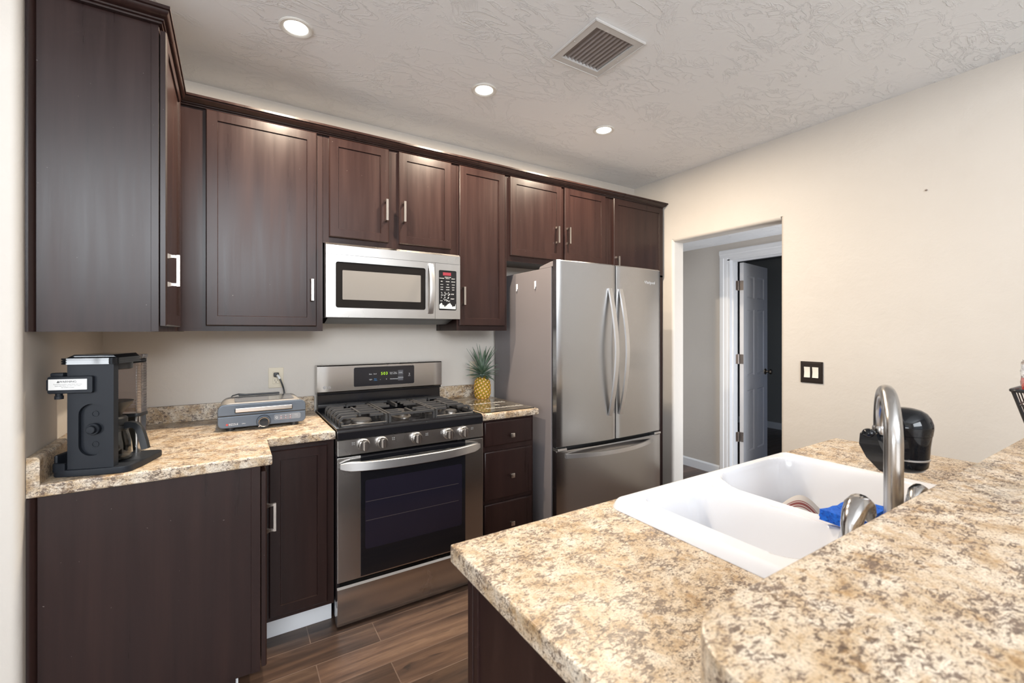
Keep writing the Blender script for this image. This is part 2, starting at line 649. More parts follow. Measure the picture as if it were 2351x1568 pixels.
def writing(name, rows, mt, parent, label=None, thick=0.0004):
    """rows of (string, size, matrix[, align]) gathered in one raised mesh"""
    bm = bmesh.new()
    for r in rows:
        cu = bpy.data.curves.new('txt', 'FONT')
        cu.body, cu.size = r[0], r[1]
        cu.align_x = r[3] if len(r) > 3 else 'CENTER'
        cu.align_y = 'CENTER'
        cu.extrude = thick
        cu.resolution_u = 3
        o = bpy.data.objects.new('txt', cu)
        C.objects.link(o)
        dg = bpy.context.evaluated_depsgraph_get()
        me = bpy.data.meshes.new_from_object(o.evaluated_get(dg))
        me.transform(r[2])
        bm.from_mesh(me)
        bpy.data.objects.remove(o)
        bpy.data.curves.remove(cu)
        bpy.data.meshes.remove(me)
    me = bpy.data.meshes.new(name)
    bm.to_mesh(me)
    bm.free()
    o = link(me, name, mt, parent, smooth=False)
    if label:
        o['label'] = label
    return o


def rrect(x0, x1, z0, z1, r, seg=5):
    pts = []
    for cx, cz, a0 in ((x1 - r, z1 - r, 0), (x0 + r, z1 - r, PI / 2), (x0 + r, z0 + r, PI), (x1 - r, z0 + r, 1.5 * PI)):
        for i in range(seg + 1):
            a = a0 + PI / 2 * i / seg
            pts.append((cx + r * math.cos(a), cz + r * math.sin(a)))
    return pts


# --- cabinet doors: xf maps local (u across, w outward, z up)
def shaker(u0, u1, z0, z1, th, mapf, stile=0.045, rec=0.006):
    """framed door: eased outer edge, narrow step down to a flat field"""
    b = B()
    t = bmesh.new()

    def ring(i, w):
        return [t.verts.new(mapf(u, w, z)) for u, z in ((u0 + i, z0 + i), (u1 - i, z0 + i), (u1 - i, z1 - i), (u0 + i, z1 - i))]
    rs = [ring(0, 0), ring(0, th - 0.004), ring(0.004, th), ring(stile, th), ring(stile + 0.002, th - rec), ring(stile + 0.006, th - rec)]
    for a, c in zip(rs, rs[1:]):
        for i in range(4):
            t.faces.new((a[i], a[(i + 1) % 4], c[(i + 1) % 4], c[i]))
    t.faces.new(rs[-1])
    t.faces.new(rs[0][::-1])
    bmesh.ops.recalc_face_normals(t, faces=t.faces)
    b.add(t)
    return b


def flat_front(u0, u1, z0, z1, th, mapf):
    b = B()
    t = bmesh.new()

    def ring(i, w):
        return [t.verts.new(mapf(u, w, z)) for u, z in ((u0 + i, z0 + i), (u1 - i, z0 + i), (u1 - i, z1 - i), (u0 + i, z1 - i))]
    rs = [ring(0, 0), ring(0, th - 0.006), ring(0.003, th - 0.002), ring(0.009, th)]
    for a, c in zip(rs, rs[1:]):
        for i in range(4):
            t.faces.new((a[i], a[(i + 1) % 4], c[(i + 1) % 4], c[i]))
    t.faces.new(rs[-1])
    t.faces.new(rs[0][::-1])
    bmesh.ops.recalc_face_normals(t, faces=t.faces)
    b.add(t)
    return b


def pull(u, z0, z1, th, mapf):
    """square bar pull on two flared feet"""
    b = B()
    t = bmesh.new()
    for zc in (z0, z1):
        rows = []
        for w, r in ((th, 0.0085), (th + 0.004, 0.0075), (th + 0.012, 0.0045), (th + 0.026, 0.0042)):
            rows.append([t.verts.new(mapf(u + r * a, w, zc + r * c)) for a, c in ((-1, -1), (1, -1), (1, 1), (-1, 1))])
        for a, c in zip(rows, rows[1:]):
            for i in range(4):
                t.faces.new((a[i], a[(i + 1) % 4], c[(i + 1) % 4], c[i]))
        t.faces.new(rows[-1])
    h = 0.0055
    vs = [[t.verts.new(mapf(u + a * 0.006, w, zz)) for a, w in ((-1, th + 0.024), (1, th + 0.024), (1, th + 0.033), (-1, th + 0.033))] for zz in (z0 - h, z1 + h)]
    for i in range(4):
        t.faces.new((vs[0][i], vs[0][(i + 1) % 4], vs[1][(i + 1) % 4], vs[1][i]))
    t.faces.new(vs[0][::-1])
    t.faces.new(vs[1])
    bmesh.ops.recalc_face_normals(t, faces=t.faces)
    b.add(t)
    return b

# =================================================================== THE SETTING
L, R, BK, CH = -0.517, 3.08, 2.82, 2.66

b = B()
b.box(-3.62, 6.7, -4.2, 4.1, -0.08, 0.0)
struct('floor', b, M['floor'])

b = B()
b.cells([-3.62, 1.298, 1.525, 4.08], [-0.30, 1.395, 1.635, 2.95], {(1, 1)}, CH, CH + 0.10)
struct('ceiling', b, M['ceiling'])

b = B()
b.box(-3.5, 3.96, -4.0, -0.45, 0.0, 0.006)  # unseen pale sheet added to bounce light up to the ceiling
struct('floor_bounce', b, mat('pale_bounce_sheet', (0.78, 0.77, 0.75), 0.9))

# the living side behind the camera is higher, with a gable window
HH = 3.75
b = B()
b.box(-3.62, 4.08, -4.2, -0.30, HH, HH + 0.1)
struct('ceiling_living', b, M['ceiling'])
b = B()
b.box(-3.62, 4.08, -0.299, -0.18, CH + 0.1005, HH)
struct('wall_soffit', b, M['wall'])

b = B()
b.box(-0.66, 3.2, BK, BK + 0.13, 0, CH)
struct('wall_back', b, M['wall'])


def arc(cx, cy, r, a0, a1, n=6):
    return [(cx + r * math.cos(a0 + (a1 - a0) * i / n), cy + r * math.sin(a0 + (a1 - a0) * i / n)) for i in range(n + 1)]


# left wall of the cooking corner and the wing that returns towards the living side, bullnosed corner
b = B()
r = 0.022
b.prism([(-3.5, 1.848)] + arc(L - r, 1.848 + r, r, -PI / 2, 0) + [(L, BK), (-0.66, BK), (-0.66, 1.97), (-3.5, 1.97)], 0, CH)
struct('wall_left', b, M['wall'])

# right wall with the rounded passage opening
b = B()
y0, y1, zt = 1.553, 2.40, 2.112
x0, x1 = R, R + 0.125
zr = zt + r
b.box(x0, x1, 0.40, BK, zr, CH)
b.prism([(x0, 0.40), (x1, 0.40), (x1, y0)] + arc(x0 + r, y0 - r, r, PI / 2, PI, 8), 0, zr)
b.prism(arc(x0 + r, y1 + r, r, -PI, -PI / 2, 8) + [(x1, y1), (x1, BK), (x0, BK)], 0, zr)
b.prism([(x0, zr)] + arc(x0 + r, zt + r, r, PI, 1.5 * PI, 8)[1:] + [(x1, zt), (x1, zr)], y0 - 0.0005, y1 + 0.0005, 'y')
struct('wall_right', b, M['wall'])

# hall beyond the opening: far wall with a door, low ceiling, end wall
HX = 3.96
b = B()
b.box(HX, HX + 0.12, -4.1, -0.30, 0, HH)
b.box(HX, HX + 0.12, -0.30, 1.84, 0, CH)
b.box(HX, HX + 0.12, 2.47, 3.35, 0, CH)
b.box(HX, HX + 0.12, 1.84, 2.47, 2.06, CH)
struct('wall_hall', b, M['wall'])
b = B()
b.box(R + 0.125, HX, 3.22, 3.35, 0, 2.25)
struct('wall_hall_end', b, M['wall'])
b = B()
b.box(R + 0.125, HX, 0.45, 3.22, 2.20, 2.28)
struct('ceiling_hall', b, M['ceiling'])
b = B()
b.box(HX - 0.014, HX - 0.0005, 2.552, 3.22, 0, 0.075)
b.prism([(HX - 0.014, 0.075), (HX - 0.0005, 0.075), (HX - 0.0005, 0.088), (HX - 0.008, 0.085)], 2.552, 3.22, 'y')
struct('baseboard_hall', b, M['white'])

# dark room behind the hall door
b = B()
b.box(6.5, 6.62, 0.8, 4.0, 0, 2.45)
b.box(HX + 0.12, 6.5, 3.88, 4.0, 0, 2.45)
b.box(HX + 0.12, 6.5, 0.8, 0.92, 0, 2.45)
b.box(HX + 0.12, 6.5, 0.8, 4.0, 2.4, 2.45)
struct('wall_far_room', b, mat('far_room_shade', (0.30, 0.29, 0.27), 0.7))  # dimness of the unlit room put into a darker wall colour
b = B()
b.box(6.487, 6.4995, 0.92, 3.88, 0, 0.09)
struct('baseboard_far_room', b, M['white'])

# door casing (stepped moulding), jamb lining and stop
b = B()
for (ya, yb) in ((2.474, 2.550), (1.760, 1.836)):
    s_ = 1 if ya > 2 else -1
    i_, o_ = (ya, yb) if s_ > 0 else (yb, ya)
    b.prism([(HX, i_), (HX - 0.010, i_), (HX - 0.013, i_ + s_ * 0.014), (HX - 0.013, i_ + s_ * 0.03), (HX - 0.019, i_ + s_ * 0.036), (HX - 0.019, i_ + s_ * 0.066), (HX - 0.012, o_), (HX, o_)], 0, 2.064, 'z')
b.prism([(HX, 2.064), (HX - 0.010, 2.064), (HX - 0.013, 2.078), (HX - 0.013, 2.094), (HX - 0.019, 2.10), (HX - 0.019, 2.13), (HX - 0.012, 2.14), (HX, 2.14)], 1.760, 2.550, 'y')
b.box(HX - 0.005, HX + 0.125, 2.452, 2.4745, 0, 2.05)
b.box(HX - 0.005, HX + 0.125, 1.8355, 1.858, 0, 2.05)
b.box(HX - 0.005, HX + 0.125, 1.8355, 2.4745, 2.04, 2.0645)
b.box(HX + 0.04, HX + 0.075, 2.440, 2.4525, 0, 2.04)
b.box(HX + 0.04, HX + 0.075, 1.858, 2.44, 2.028, 2.0405)
struct('trim_1', b, M['white'])

# six panel door standing open into the far room
door = B()
DX = T(4.105, 2.405, 0.012) @ RZ(math.radians(9))
t = bmesh.new()
Wd, Hd, Td = 0.60, 2.015, 0.035


def door_face(t, ysign, yy):
    us = [0, 0.085, 0.265, 0.335, 0.515, Wd]
    zs = [0, 0.20, 0.80, 0.93, 1.58, 1.68, 1.90, Hd]
    V = {}
    def v(i, j):
        if (i, j) not in V:
            V[(i, j)] = t.verts.new((us[i], yy, zs[j]))
        return V[(i, j)]
    for i in range(5):
        for j in range(7):
            q = (v(i, j), v(i + 1, j), v(i + 1, j + 1), v(i, j + 1))
            if i in (1, 3) and j in (1, 3, 5):
                prev = q
                for ins, dp in ((0.006, 0.004), (0.016, 0.009), (0.022, 0.009), (0.05, 0.003)):
                    a, c_, d_, e_ = us[i] + ins, us[i + 1] - ins, zs[j] + ins, zs[j + 1] - ins
                    yv = yy + ysign * dp
                    cur = tuple(t.verts.new(p) for p in ((a, yv, d_), (c_, yv, d_), (c_, yv, e_), (a, yv, e_)))
                    for k in range(4):
                        t.faces.new((prev[k], prev[(k + 1) % 4], cur[(k + 1) % 4], cur[k]))
                    prev = cur
                t.faces.new(prev)
            else:
                t.faces.new(q)


door_face(t, 1, 0.0)
door_face(t, -1, Td)
for a, c_ in (((0, 0), (0, Hd)), ((Wd, 0), (Wd, Hd))):
    t.faces.new([t.verts.new(p) for p in ((a[0], 0, 0), (a[0], Td, 0), (a[0], Td, Hd), (a[0], 0, Hd))])
for zz in (0, Hd):
    t.faces.new([t.verts.new(p) for p in ((0, 0, zz), (Wd, 0, zz), (Wd, Td, zz), (0, Td, zz))])
bmesh.ops.recalc_face_normals(t, faces=t.faces)
bmesh.ops.transform(t, matrix=DX, verts=t.verts)
door.add(t)
dr = struct('door_1', door, M['doorw'])
k = B(DX)
for sgn, y_ in ((-1, 0.0), (1, Td)):
    k.lathe([(0.0, 0), (0.031, 0.0), (0.030, 0.006), (0.012, 0.010), (0.011, 0.030), (0.022, 0.038), (0.027, 0.050), (0.022, 0.062), (0.0, 0.066)] if sgn > 0 else
            [(0.0, 0), (0.031, 0.0), (0.030, -0.006), (0.012, -0.010), (0.011, -0.030), (0.022, -0.038), (0.027, -0.050), (0.022, -0.062), (0.0, -0.066)],
            (Wd - 0.06, y_, 0.95), 'y', 20, False)
obj('door_knob', k, M['brass'], dr)
for zc in (1.81, 1.11, 0.37):
    h = B()
    h.box(4.040, 4.090, 2.4495, 2.4535, zc - 0.045, zc + 0.045, 0.001, 1)
    h.tube([(4.094, 2.449, zc - 0.047), (4.094, 2.449, zc + 0.047)], 0.006, 10, (0, 1, 0))
    h.box(-0.003, 0.0005, 0.001, 0.033, zc - 0.057, zc + 0.033, 0, 1, DX)
    obj('hinge', h, M['hingem'], dr)

# the living side behind the camera: window walls
b = B()
b.box(-3.62, -2.4, -4.2, -4.0, 0, HH)
b.box(1.2, 4.08, -4.2, -4.0, 0, HH)
b.box(-2.4, 1.2, -4.2, -4.0, 0, 0.75)
b.box(-2.4, 1.2, -4.2, -4.0, 1.85, 2.0)
b.box(-2.4, 1.2, -4.2, -4.0, 3.5, HH)
struct('wall_front', b, M['wall'])
for n_, (za, zb) in ((1, (0.75, 1.85)), (3, (2.0, 3.5))):
    b = B()
    for xx in (-2.4, -1.22, -0.02, 1.16):
        b.box(xx, xx + 0.04, -4.14, -4.09, za, zb)
    for zz in (za, zb - 0.04):
        b.box(-2.4, 1.2, -4.14, -4.09, zz, zz + 0.04)
    struct('window_%d' % n_, b, M['white'])
b = B()
b.box(-3.62, -3.5, -4.0, -2.4, 0, HH)
b.box(-3.62, -3.5, 0.0, 1.97, 0, CH)
b.box(-3.62, -3.5, -0.30, 0.0, 0, CH)
b.box(-3.62, -3.5, -2.4, -0.30, 0, 0.55)
b.box(-3.62, -3.5, -2.4, -0.30, 2.35, HH)
struct('wall_living', b, M['wall'])
b = B()
for yy in (-2.4, -1.37, -0.34):
    b.box(-3.58, -3.53, yy, yy + 0.04, 0.55, 2.35)
for zz in (0.55, 2.31):
    b.box(-3.58, -3.53, -2.4, -0.3, zz, zz + 0.04)
struct('window_2', b, M['white'])

# half-height wall that carries the raised bar
b = B()
b.box(0.435, 2.20, 0.125, 0.245, 0, 1.0095)
struct('wall_bar', b, M['wall'])

# =================================================================== CEILING FIXTURES
for nm, x, y in (('left', 0.231, 2.083), ('mid', 1.138, 2.088), ('right', 2.012, 2.097)):
    lab = {'left': 'lit round recessed light in the ceiling nearest the tall side cabinet',
           'mid': 'lit round recessed light in the ceiling above the gas range, between two others',
           'right': 'lit round recessed light in the ceiling closest to the fridge'}[nm]
    t_ = thing('recessed_light', lab, 'light', (x, y, CH - 0.001), 'recessed ceiling lights')
    b = B()
    b.lathe([(0.067, 0.0), (0.067, -0.003), (0.062, -0.006), (0.052, -0.005), (0.046, -0.001), (0.044, -0.0005)], (x, y, CH - 0.001), 'z', 40, False)
    obj('trim_ring', b, M['trimring'], t_)
    b = B()
    b.lathe([(0.0, -0.0022), (0.046, -0.0018)], (x, y, CH - 0.001), 'z', 40, False)
    obj('lens', b, M['lampglow'], t_)
    ld = bpy.data.lights.new('lamp', 'AREA')
    ld.shape = 'DISK'
    ld.size = 0.09
    ld.energy = 36.0
    ld.color = (1.0, 0.85, 0.66)
    lo = bpy.data.objects.new('lamp', ld)
    lo.location = (0, 0, -0.012)
    lo.parent = t_
    C.objects.link(lo)

t_ = thing('ceiling_vent', 'square white return air vent with slanted slats in the ceiling', 'vent', (1.411, 1.515, CH - 0.001))
b = B()
ox0, ox1, oy0, oy1 = 1.262, 1.560, 1.360, 1.670
ix0, ix1, iy0, iy1 = 1.299, 1.524, 1.396, 1.634
for q in ((ox0, ix0, oy0, oy1), (ix1, ox1, oy0, oy1), (ix0, ix1, oy0, iy0), (ix0, ix1, iy1, oy1)):
    b.box(q[0], q[1], q[2], q[3], CH - 0.009, CH - 0.001)
for q in ((ox0, ox1, oy0, oy0 + 0.006), (ox0, ox1, oy1 - 0.006, oy1), (ox0, ox0 + 0.006, oy0, oy1), (ox1 - 0.006, ox1, oy0, oy1)):
    b.box(q[0], q[1], q[2], q[3], CH - 0.012, CH - 0.008, 0.002, 1)
for q in ((1.28, 1.515), (1.542, 1.515)):
    b.ball((q[0], q[1], CH - 0.009), 0.004, 10, (1, 1, 0.5))
obj('frame', b, M['ventw'], t_)
for i in range(10):
    xs_ = ix0 + 0.010 + i * 0.0227
    b = B()
    b.box(-0.0098, 0.0098, iy0, iy1, -0.0007, 0.0007, 0, 1, T(xs_, 0, CH + 0.006) @ RY(math.radians(52)))
    obj('slat', b, M['ventd'], t_)
b = B()
b.box(ix0 - 0.0005, ix1 + 0.0005, iy0 - 0.0005, iy1 + 0.0005, CH + 0.075, CH + 0.09)
obj('duct', b, M['dark'], t_)

# small picture nail on the right wall, light switches, sockets
b = B()
b.lathe([(0.0, 0.0), (-0.0, 0.0), (0.005, 0.0), (0.005, -0.003), (0.0035, -0.006), (0.0015, -0.008), (0.0, -0.008)], (R - 0.0005, 0.82, 2.113), 'x', 14, False)
single('wall_screw', b, M['hingem'], 'tiny metal screw left in the bare right wall', 'screw', (R - 0.0005, 0.82, 2.113))

t_ = thing('light_switch', 'dark bronze wall plate with two white rocker switches beside the passage', 'switch', (R - 0.0005, 1.363, 1.05))
b = B()
b.box(R - 0.007, R - 0.0005, 1.300, 1.427, 1.050, 1.184, 0.002)
b.box(R - 0.009, R - 0.006, 1.308, 1.419, 1.058, 1.176, 0.0015)
obj('plate', b, M['bronze'], t_)
for yc in (1.340, 1.387):
    b = B()
    b.prism([(R - 0.0085, 1.084), (R - 0.0145, 1.084), (R - 0.010, 1.117), (R - 0.0145, 1.150), (R - 0.0085, 1.150)], yc - 0.0165, yc + 0.0165, 'y')
    obj('rocker', b, M['rocker'], t_)


def outlet(name, lab, x0, x1, z0, z1):
    t_ = thing(name, lab, 'outlet', ((x0 + x1) / 2, BK - 0.0005, z0))
    b = B()
    b.box(x0, x1, BK - 0.006, BK - 0.0005, z0, z1, 0.002)
    obj('plate', b, M['ivory'], t_)
    xc, zc = (x0 + x1) / 2, (z0 + z1) / 2
    b = B()
    b.box(xc - 0.0165, xc + 0.0165, BK - 0.0085, BK - 0.005, zc - 0.034, zc + 0.034, 0.001, 1)
    obj('socket_face', b, M['ivory'], t_)
    b = B()
    for dz in (-0.017, 0.017):
        b.box(xc - 0.007, xc - 0.0052, BK - 0.0092, BK - 0.008, zc + dz - 0.001, zc + dz + 0.008)
        b.box(xc + 0.0052, xc + 0.007, BK - 0.0092, BK - 0.008, zc + dz, zc + dz + 0.007)
        b.lathe([(0.0, -0.0007), (0.0024, -0.0007), (0.0024, 0.0005)], (xc, BK - 0.0085, zc + dz - 0.007), 'y', 10, False)
    obj('slots', b, M['dtext'], t_)
    return xc, zc


ox, oz = outlet('wall_outlet', 'ivory wall socket above the indoor grill, a black plug in it', 0.173, 0.247, 1.058, 1.170)
outlet('wall_outlet', 'ivory wall socket half hidden behind the pineapple crown', 1.421, 1.495, 1.047, 1.161)

# =================================================================== CABINETS
FY = 2.50                     # face of the upper cabinets on the back wall
up = lambda u, w_, z: (u, FY - w_, z)
TH = 0.02


def wall_cab(name, lab, x0, x1, z0, z1, doors, extra=None):
    t_ = thing(name, lab, 'cabinet', ((x0 + x1) / 2, 2.66, z0))
    b = B()
    b.box(x0, x1, FY, BK - 0.001, z0 + 0.012, z1)
    b.box(x0, x1, FY, FY + 0.02, z0, z0 + 0.0125)
    for q in (x0, x1 - 0.014):
        b.box(q, q + 0.014, FY + 0.02, BK - 0.001, z0, z0 + 0.0125)
    if extra:
        extra(b)
    obj('body', b, M['cab'], t_)
    for (u0, u1, d0, d1, hu, h0, h1) in doors:
        d = obj('door', shaker(u0, u1, d0, d1, TH, up), M['cab'], t_)
        obj('handle', pull(hu, h0, h1, TH, up), M['nickel'], d)
    return t_


wall_cab('kitchen_cabinet', 'dark brown wall cabinet with one wide door, left of the microwave', -0.2055, 0.4025, 1.375, 2.428,
         [(-0.101, 0.371, 1.400, 2.397, 0.347, 1.535, 1.634)])
wall_cab('kitchen_cabinet', 'short dark brown two-door cabinet directly above the microwave', 0.404, 1.168, 1.838, 2.428,
         [(0.432, 0.746, 1.871, 2.394, 0.728, 1.993, 2.099), (0.805, 1.128, 1.871, 2.394, 0.829, 1.998, 2.103)])
wall_cab('kitchen_cabinet', 'narrow tall dark brown wall cabinet between microwave and fridge', 1.1695, 1.530, 1.378, 2.428,
         [(1.182, 1.508, 1.409, 2.393, 1.203, 1.541, 1.640)])
wall_cab('kitchen_cabinet', 'dark brown two-door cabinet above the left half of the fridge', 1.5315, 2.4455, 1.838, 2.428,
         [(1.552, 1.977, 1.874, 2.394, 1.930, 1.996, 2.100), (2.005, 2.400, 1.878, 2.396, 2.030, 2.000, 2.105)])


def pantry(b):
    b.box(2.56, 3.07, FY, BK - 0.001, 0.0, 1.84)


wall_cab('tall_cabinet', 'dark brown end cabinet with one door between fridge and right wall', 2.447, 3.072, 1.828, 2.428,
         [(2.487, 3.050, 1.840, 2.398, 2.513, 1.850, 1.944)], pantry)

# cabinet on the left wall: broad side panel towards the room
t_ = thing('kitchen_cabinet', 'dark brown wall cabinet above the coffee maker, its broad glossy side facing us', 'cabinet', (-0.36, 2.2, 1.372))
b = B()
b.box(L + 0.001, -0.2065, 1.897, BK - 0.001, 1.372, 2.43)
obj('body', b, M['cab'], t_)
b = B()
b.box(-0.228, -0.2065, 1.8945, 1.8975, 1.372, 2.40, 0.001, 1)
obj('front_stile', b, M['cab'], t_)
b = B()
b.prism(arc(L + 0.001, 1.897, 0.018, -PI / 2, 0) + [(L + 0.001, 1.897)], 1.372, 2.397)
b.box(L + 0.001, L + 0.004, 1.877, 1.897, 1.372, 2.397)
obj('scribe_moulding', b, M['cab'], t_)
lf = lambda u, w_, z: (-0.2035 + w_, u, z)
d = obj('door', shaker(1.898, 2.380, 1.392, 2.385, 0.018, lf), M['cab'], t_)
obj('handle', pull(1.930, 1.535, 1.632, 0.018, lf), M['nickel'], d)

# crown moulding round the top of the whole run, mitred
prof = [(0.0, 2.3985), (0.012, 2.3985), (0.014, 2.403), (0.021, 2.405), (0.023, 2.409), (0.031, 2.411), (0.042, 2.419), (0.046, 2.427), (0.052, 2.429), (0.052, 2.439), (0.0, 2.439)]
t = bmesh.new()
rows = []
for o_, z_ in prof:
    rows.append([t.verts.new(p) for p in ((L + 0.001, 1.8935 - o_ * 1.12, z_), (-0.2055 + o_ * 0.66, 1.8935 - o_ * 1.12, z_), (-0.2055 + o_ * 0.66, 2.4995 - o_, z_), (3.035 + o_ * 0.8, 2.4995 - o_, z_))])
for a, c_ in zip(rows, rows[1:] + rows[:1]):
    for i in range(3):
        t.faces.new((a[i], a[i + 1], c_[i + 1], c_[i]))
for q in (0, -1):
    t.faces.new([r_[q] for r_ in rows])
bmesh.ops.recalc_face_normals(t, faces=t.faces)
b = B()
b.add(t)
single('crown_moulding', b, M['cab'], 'dark brown stepped crown moulding along the cabinet tops', 'moulding', (1.0, 2.45, 2.381))

# base cabinet under the coffee maker, its side panel facing us
t_ = thing('base_cabinet', 'dark brown base cabinet under the coffee maker, plain side panel facing us', 'cabinet', (-0.2, 2.3, 0))
b = B()
b.box(L + 0.001, 0.090, 1.903, BK - 0.001, 0.112, 0.8735)
b.box(L + 0.001, 0.012, 1.903, BK - 0.001, 0.0, 0.113)
obj('body', b, M['cab'], t_)
b = B()
b.box(0.060, 0.0905, 1.8985, 1.9035, 0.112, 0.8735, 0.001, 1)
obj('front_stile', b, M['cab'], t_)
b = B()
b.prism(arc(L + 0.001, 1.903, 0.019, -PI / 2, 0) + [(L + 0.001, 1.903)], 0.0, 0.8735)
obj('scribe_moulding', b, M['cab'], t_)
b = B()
b.box(0.0122, 0.020, 1.915, 2.20, 0.0, 0.105)
obj('toe_kick', b, M['kick'], t_, 'white toe kick board')
lb = lambda u, w_, z: (0.0935 + w_, u, z)
d = obj('door', shaker(1.904, 2.165, 0.122, 0.850, 0.018, lb), M['cab'], t_)
obj('handle', pull(1.936, 0.612, 0.708, 0.018, lb), M['nickel'], d)

BF = 2.21
bs = lambda u, w_, z: (u, BF - w_, z)
t_ = thing('base_cabinet', 'narrow dark brown base cabinet with one door and white toe kick, left of the range', 'cabinet', (0.26, 2.5, 0))
b = B()
b.box(0.116, 0.4045, BF, BK - 0.001, 0.104, 0.8735)
b.box(0.116, 0.4045, 2.277, BK - 0.001, 0.0, 0.105)
obj('body', b, M['cab'], t_)
obj('door', shaker(0.137, 0.374, 0.128, 0.852, TH, bs, 0.043), M['cab'], t_)
b = B()
b.box(0.112, 0.4045, 2.267, 2.2768, 0.0, 0.098, 0.001, 1)
obj('toe_kick', b, M['kick'], t_, 'white toe kick board')

t_ = thing('drawer_cabinet', 'dark brown base cabinet of three drawers between range and fridge', 'cabinet', (1.355, 2.5, 0))
b = B()
b.box(1.176, 1.538, BF, BK - 0.001, 0.104, 0.8735)
b.box(1.176, 1.538, 2.277, BK - 0.001, 0.0, 0.105)
obj('body', b, M['cab'], t_)
for z0, z1, zk in ((0.722, 0.862, 0.776), (0.418, 0.692, 0.544), (0.128, 0.395, 0.268)):
    d = obj('drawer', flat_front(1.199, 1.521, z0, z1, TH, bs), M['cab'], t_)
    k = B()
    k.lathe([(0.007, 0.0), (0.0055, -0.004), (0.005, -0.014)], (1.370, BF - TH, zk), 'y', 12)
    k.box(1.370 - 0.0135, 1.370 + 0.0135, BF - TH - 0.028, BF - TH - 0.013, zk - 0.0135, zk + 0.0135, 0.004, 2)
    obj('knob', k, M['nickel'], d)

# peninsula base
t_ = thing('peninsula_cabinet', 'dark brown peninsula base cabinet carrying the sink counter', 'cabinet', (1.3, 0.55, 0))
b = B()
b.box(0.432, 0.450, 0.252, 0.846, 0.0, 0.8735)
obj('end_panel', b, M['cab'], t_)
b = B()
b.box(0.4505, 2.17, 0.826, 0.846, 0.104, 0.8735)
b.box(2.152, 2.17, 0.252, 0.826, 0.0, 0.8735)
b.box(0.4505, 2.152, 0.252, 0.79, 0.10, 0.112)
b.box(0.4505, 2.152, 0.77, 0.79, 0.0, 0.10)
obj('body', b, M['cab'], t_)
b = B()
b.box(0.424, 0.434, 0.830, 0.852, 0.0, 0.8735, 0.003, 2)
b.box(0.427, 0.434, 0.812, 0.8305, 0.0, 0.8735, 0.002, 1)
obj('corner_moulding', b, M['cab'], t_)

# =================================================================== WORKTOPS
t_ = thing('countertop', 'L-shaped speckled tan laminate countertop under the coffee maker and grill', 'countertop', (-0.1, 2.4, 0.874))
b = B()
b.cells([L + 0.001, 0.128, 0.4055], [1.884, 2.176, BK - 0.001], {(1, 0)}, 0.874, 0.914, 0.007)
obj('slab', b, M['lam'], t_)
b = B()
b.box(L + 0.001, 0.4055, BK - 0.021, BK - 0.001, 0.9135, 0.998, 0.004)
obj('backsplash', b, M['lam'], t_)
b = B()
b.prism([(L + 0.001, 0.878)] + [(L + 0.03, 0.878)] + arc(L + 0.019, 0.986, 0.011, 0, PI / 2, 4) + [(L + 0.001, 0.997)], 1.883, BK - 0.021, 'y')
obj('side_splash', b, M['lam'], t_)

t_ = thing('countertop', 'short speckled tan laminate countertop with glass board, between range and fridge', 'countertop', (1.36, 2.5, 0.874))
b = B()
b.cells([1.1735, 1.557], [2.173, BK - 0.001], set(), 0.874, 0.914, 0.010)
obj('slab', b, M['lam'], t_)
b = B()
b.box(1.1735, 1.557, BK - 0.021, BK - 0.001, 0.9135, 1.000, 0.004)
obj('backsplash', b, M['lam'], t_)

b = B()
b.cells([0.400, 0.858, 1.683, 2.205], [0.250, 0.335, 0.832, 0.884], {(1, 1)}, 0.874, 0.914, 0.004)
single('peninsula_countertop', b, M['lam'], 'speckled tan laminate peninsula counter around the white sink', 'countertop', (0.4, 0.57, 0.874))

b = B()
rr = 0.085
b.prism([(2.35, -0.13), (2.35, 0.300)] + arc(0.372 + rr, 0.300 - rr, rr, PI / 2, PI, 10) + arc(0.372 + rr, -0.13 + rr, rr, PI, 1.5 * PI, 10), 1.010, 1.070, 'z', 0.004, 2)
single('bar_top', b, M['lam'], 'raised bar top with rounded end in the nearest right corner, speckled laminate', 'bar top', (1.3, 0.1, 1.01))

# =================================================================== MICROWAVE
X0, X1 = 0.4085, 1.1655
t_ = thing('microwave', 'stainless over-the-range microwave under the short cabinet', 'microwave', (0.787, 2.62, 1.42))
b = B()
b.box(X0 + 0.003, X1 - 0.003, 2.482, BK - 0.001, 1.446, 1.834)
b.prism([(2.50, 1.4465), (BK - 0.002, 1.4465), (BK - 0.002, 1.418), (2.60, 1.418)], X0 + 0.02, X1 - 0.02, 'x')
obj('body', b, M['black'], t_)
MY = 2.440
b = B()
b.prism([(2.483, 1.7745), (MY, 1.7745), (MY + 0.001, 1.822), (MY + 0.016, 1.8335), (2.483, 1.8335)], X0, X1, 'x')
obj('vent_strip', b, M['steel'], t_)


def frame_plate(b, out, inn, y0, y1, rec):
    """front plate facing -y with a recessed opening; out and inn are loops of (x, z)"""
    t = bmesh.new()
    vo = [t.verts.new((x, y0, z)) for x, z in out]
    vi = [t.verts.new((x, y0, z)) for x, z in inn]
    es = [t.edges.new((l[i], l[(i + 1) % len(l)])) for l in (vo, vi) for i in range(len(l))]
    bmesh.ops.triangle_fill(t, edges=es, use_beauty=True)
    for loop, pts, yy in ((vo, out, y1), (vi, inn, y0 + rec)):
        back = [t.verts.new((x, yy, z)) for x, z in pts]
        n = len(pts)
        for i in range(n):
            t.faces.new((loop[i], loop[(i + 1) % n], back[(i + 1) % n], back[i]))
        t.faces.new(back)
    bmesh.ops.recalc_face_normals(t, faces=t.faces)
    b.add(t)


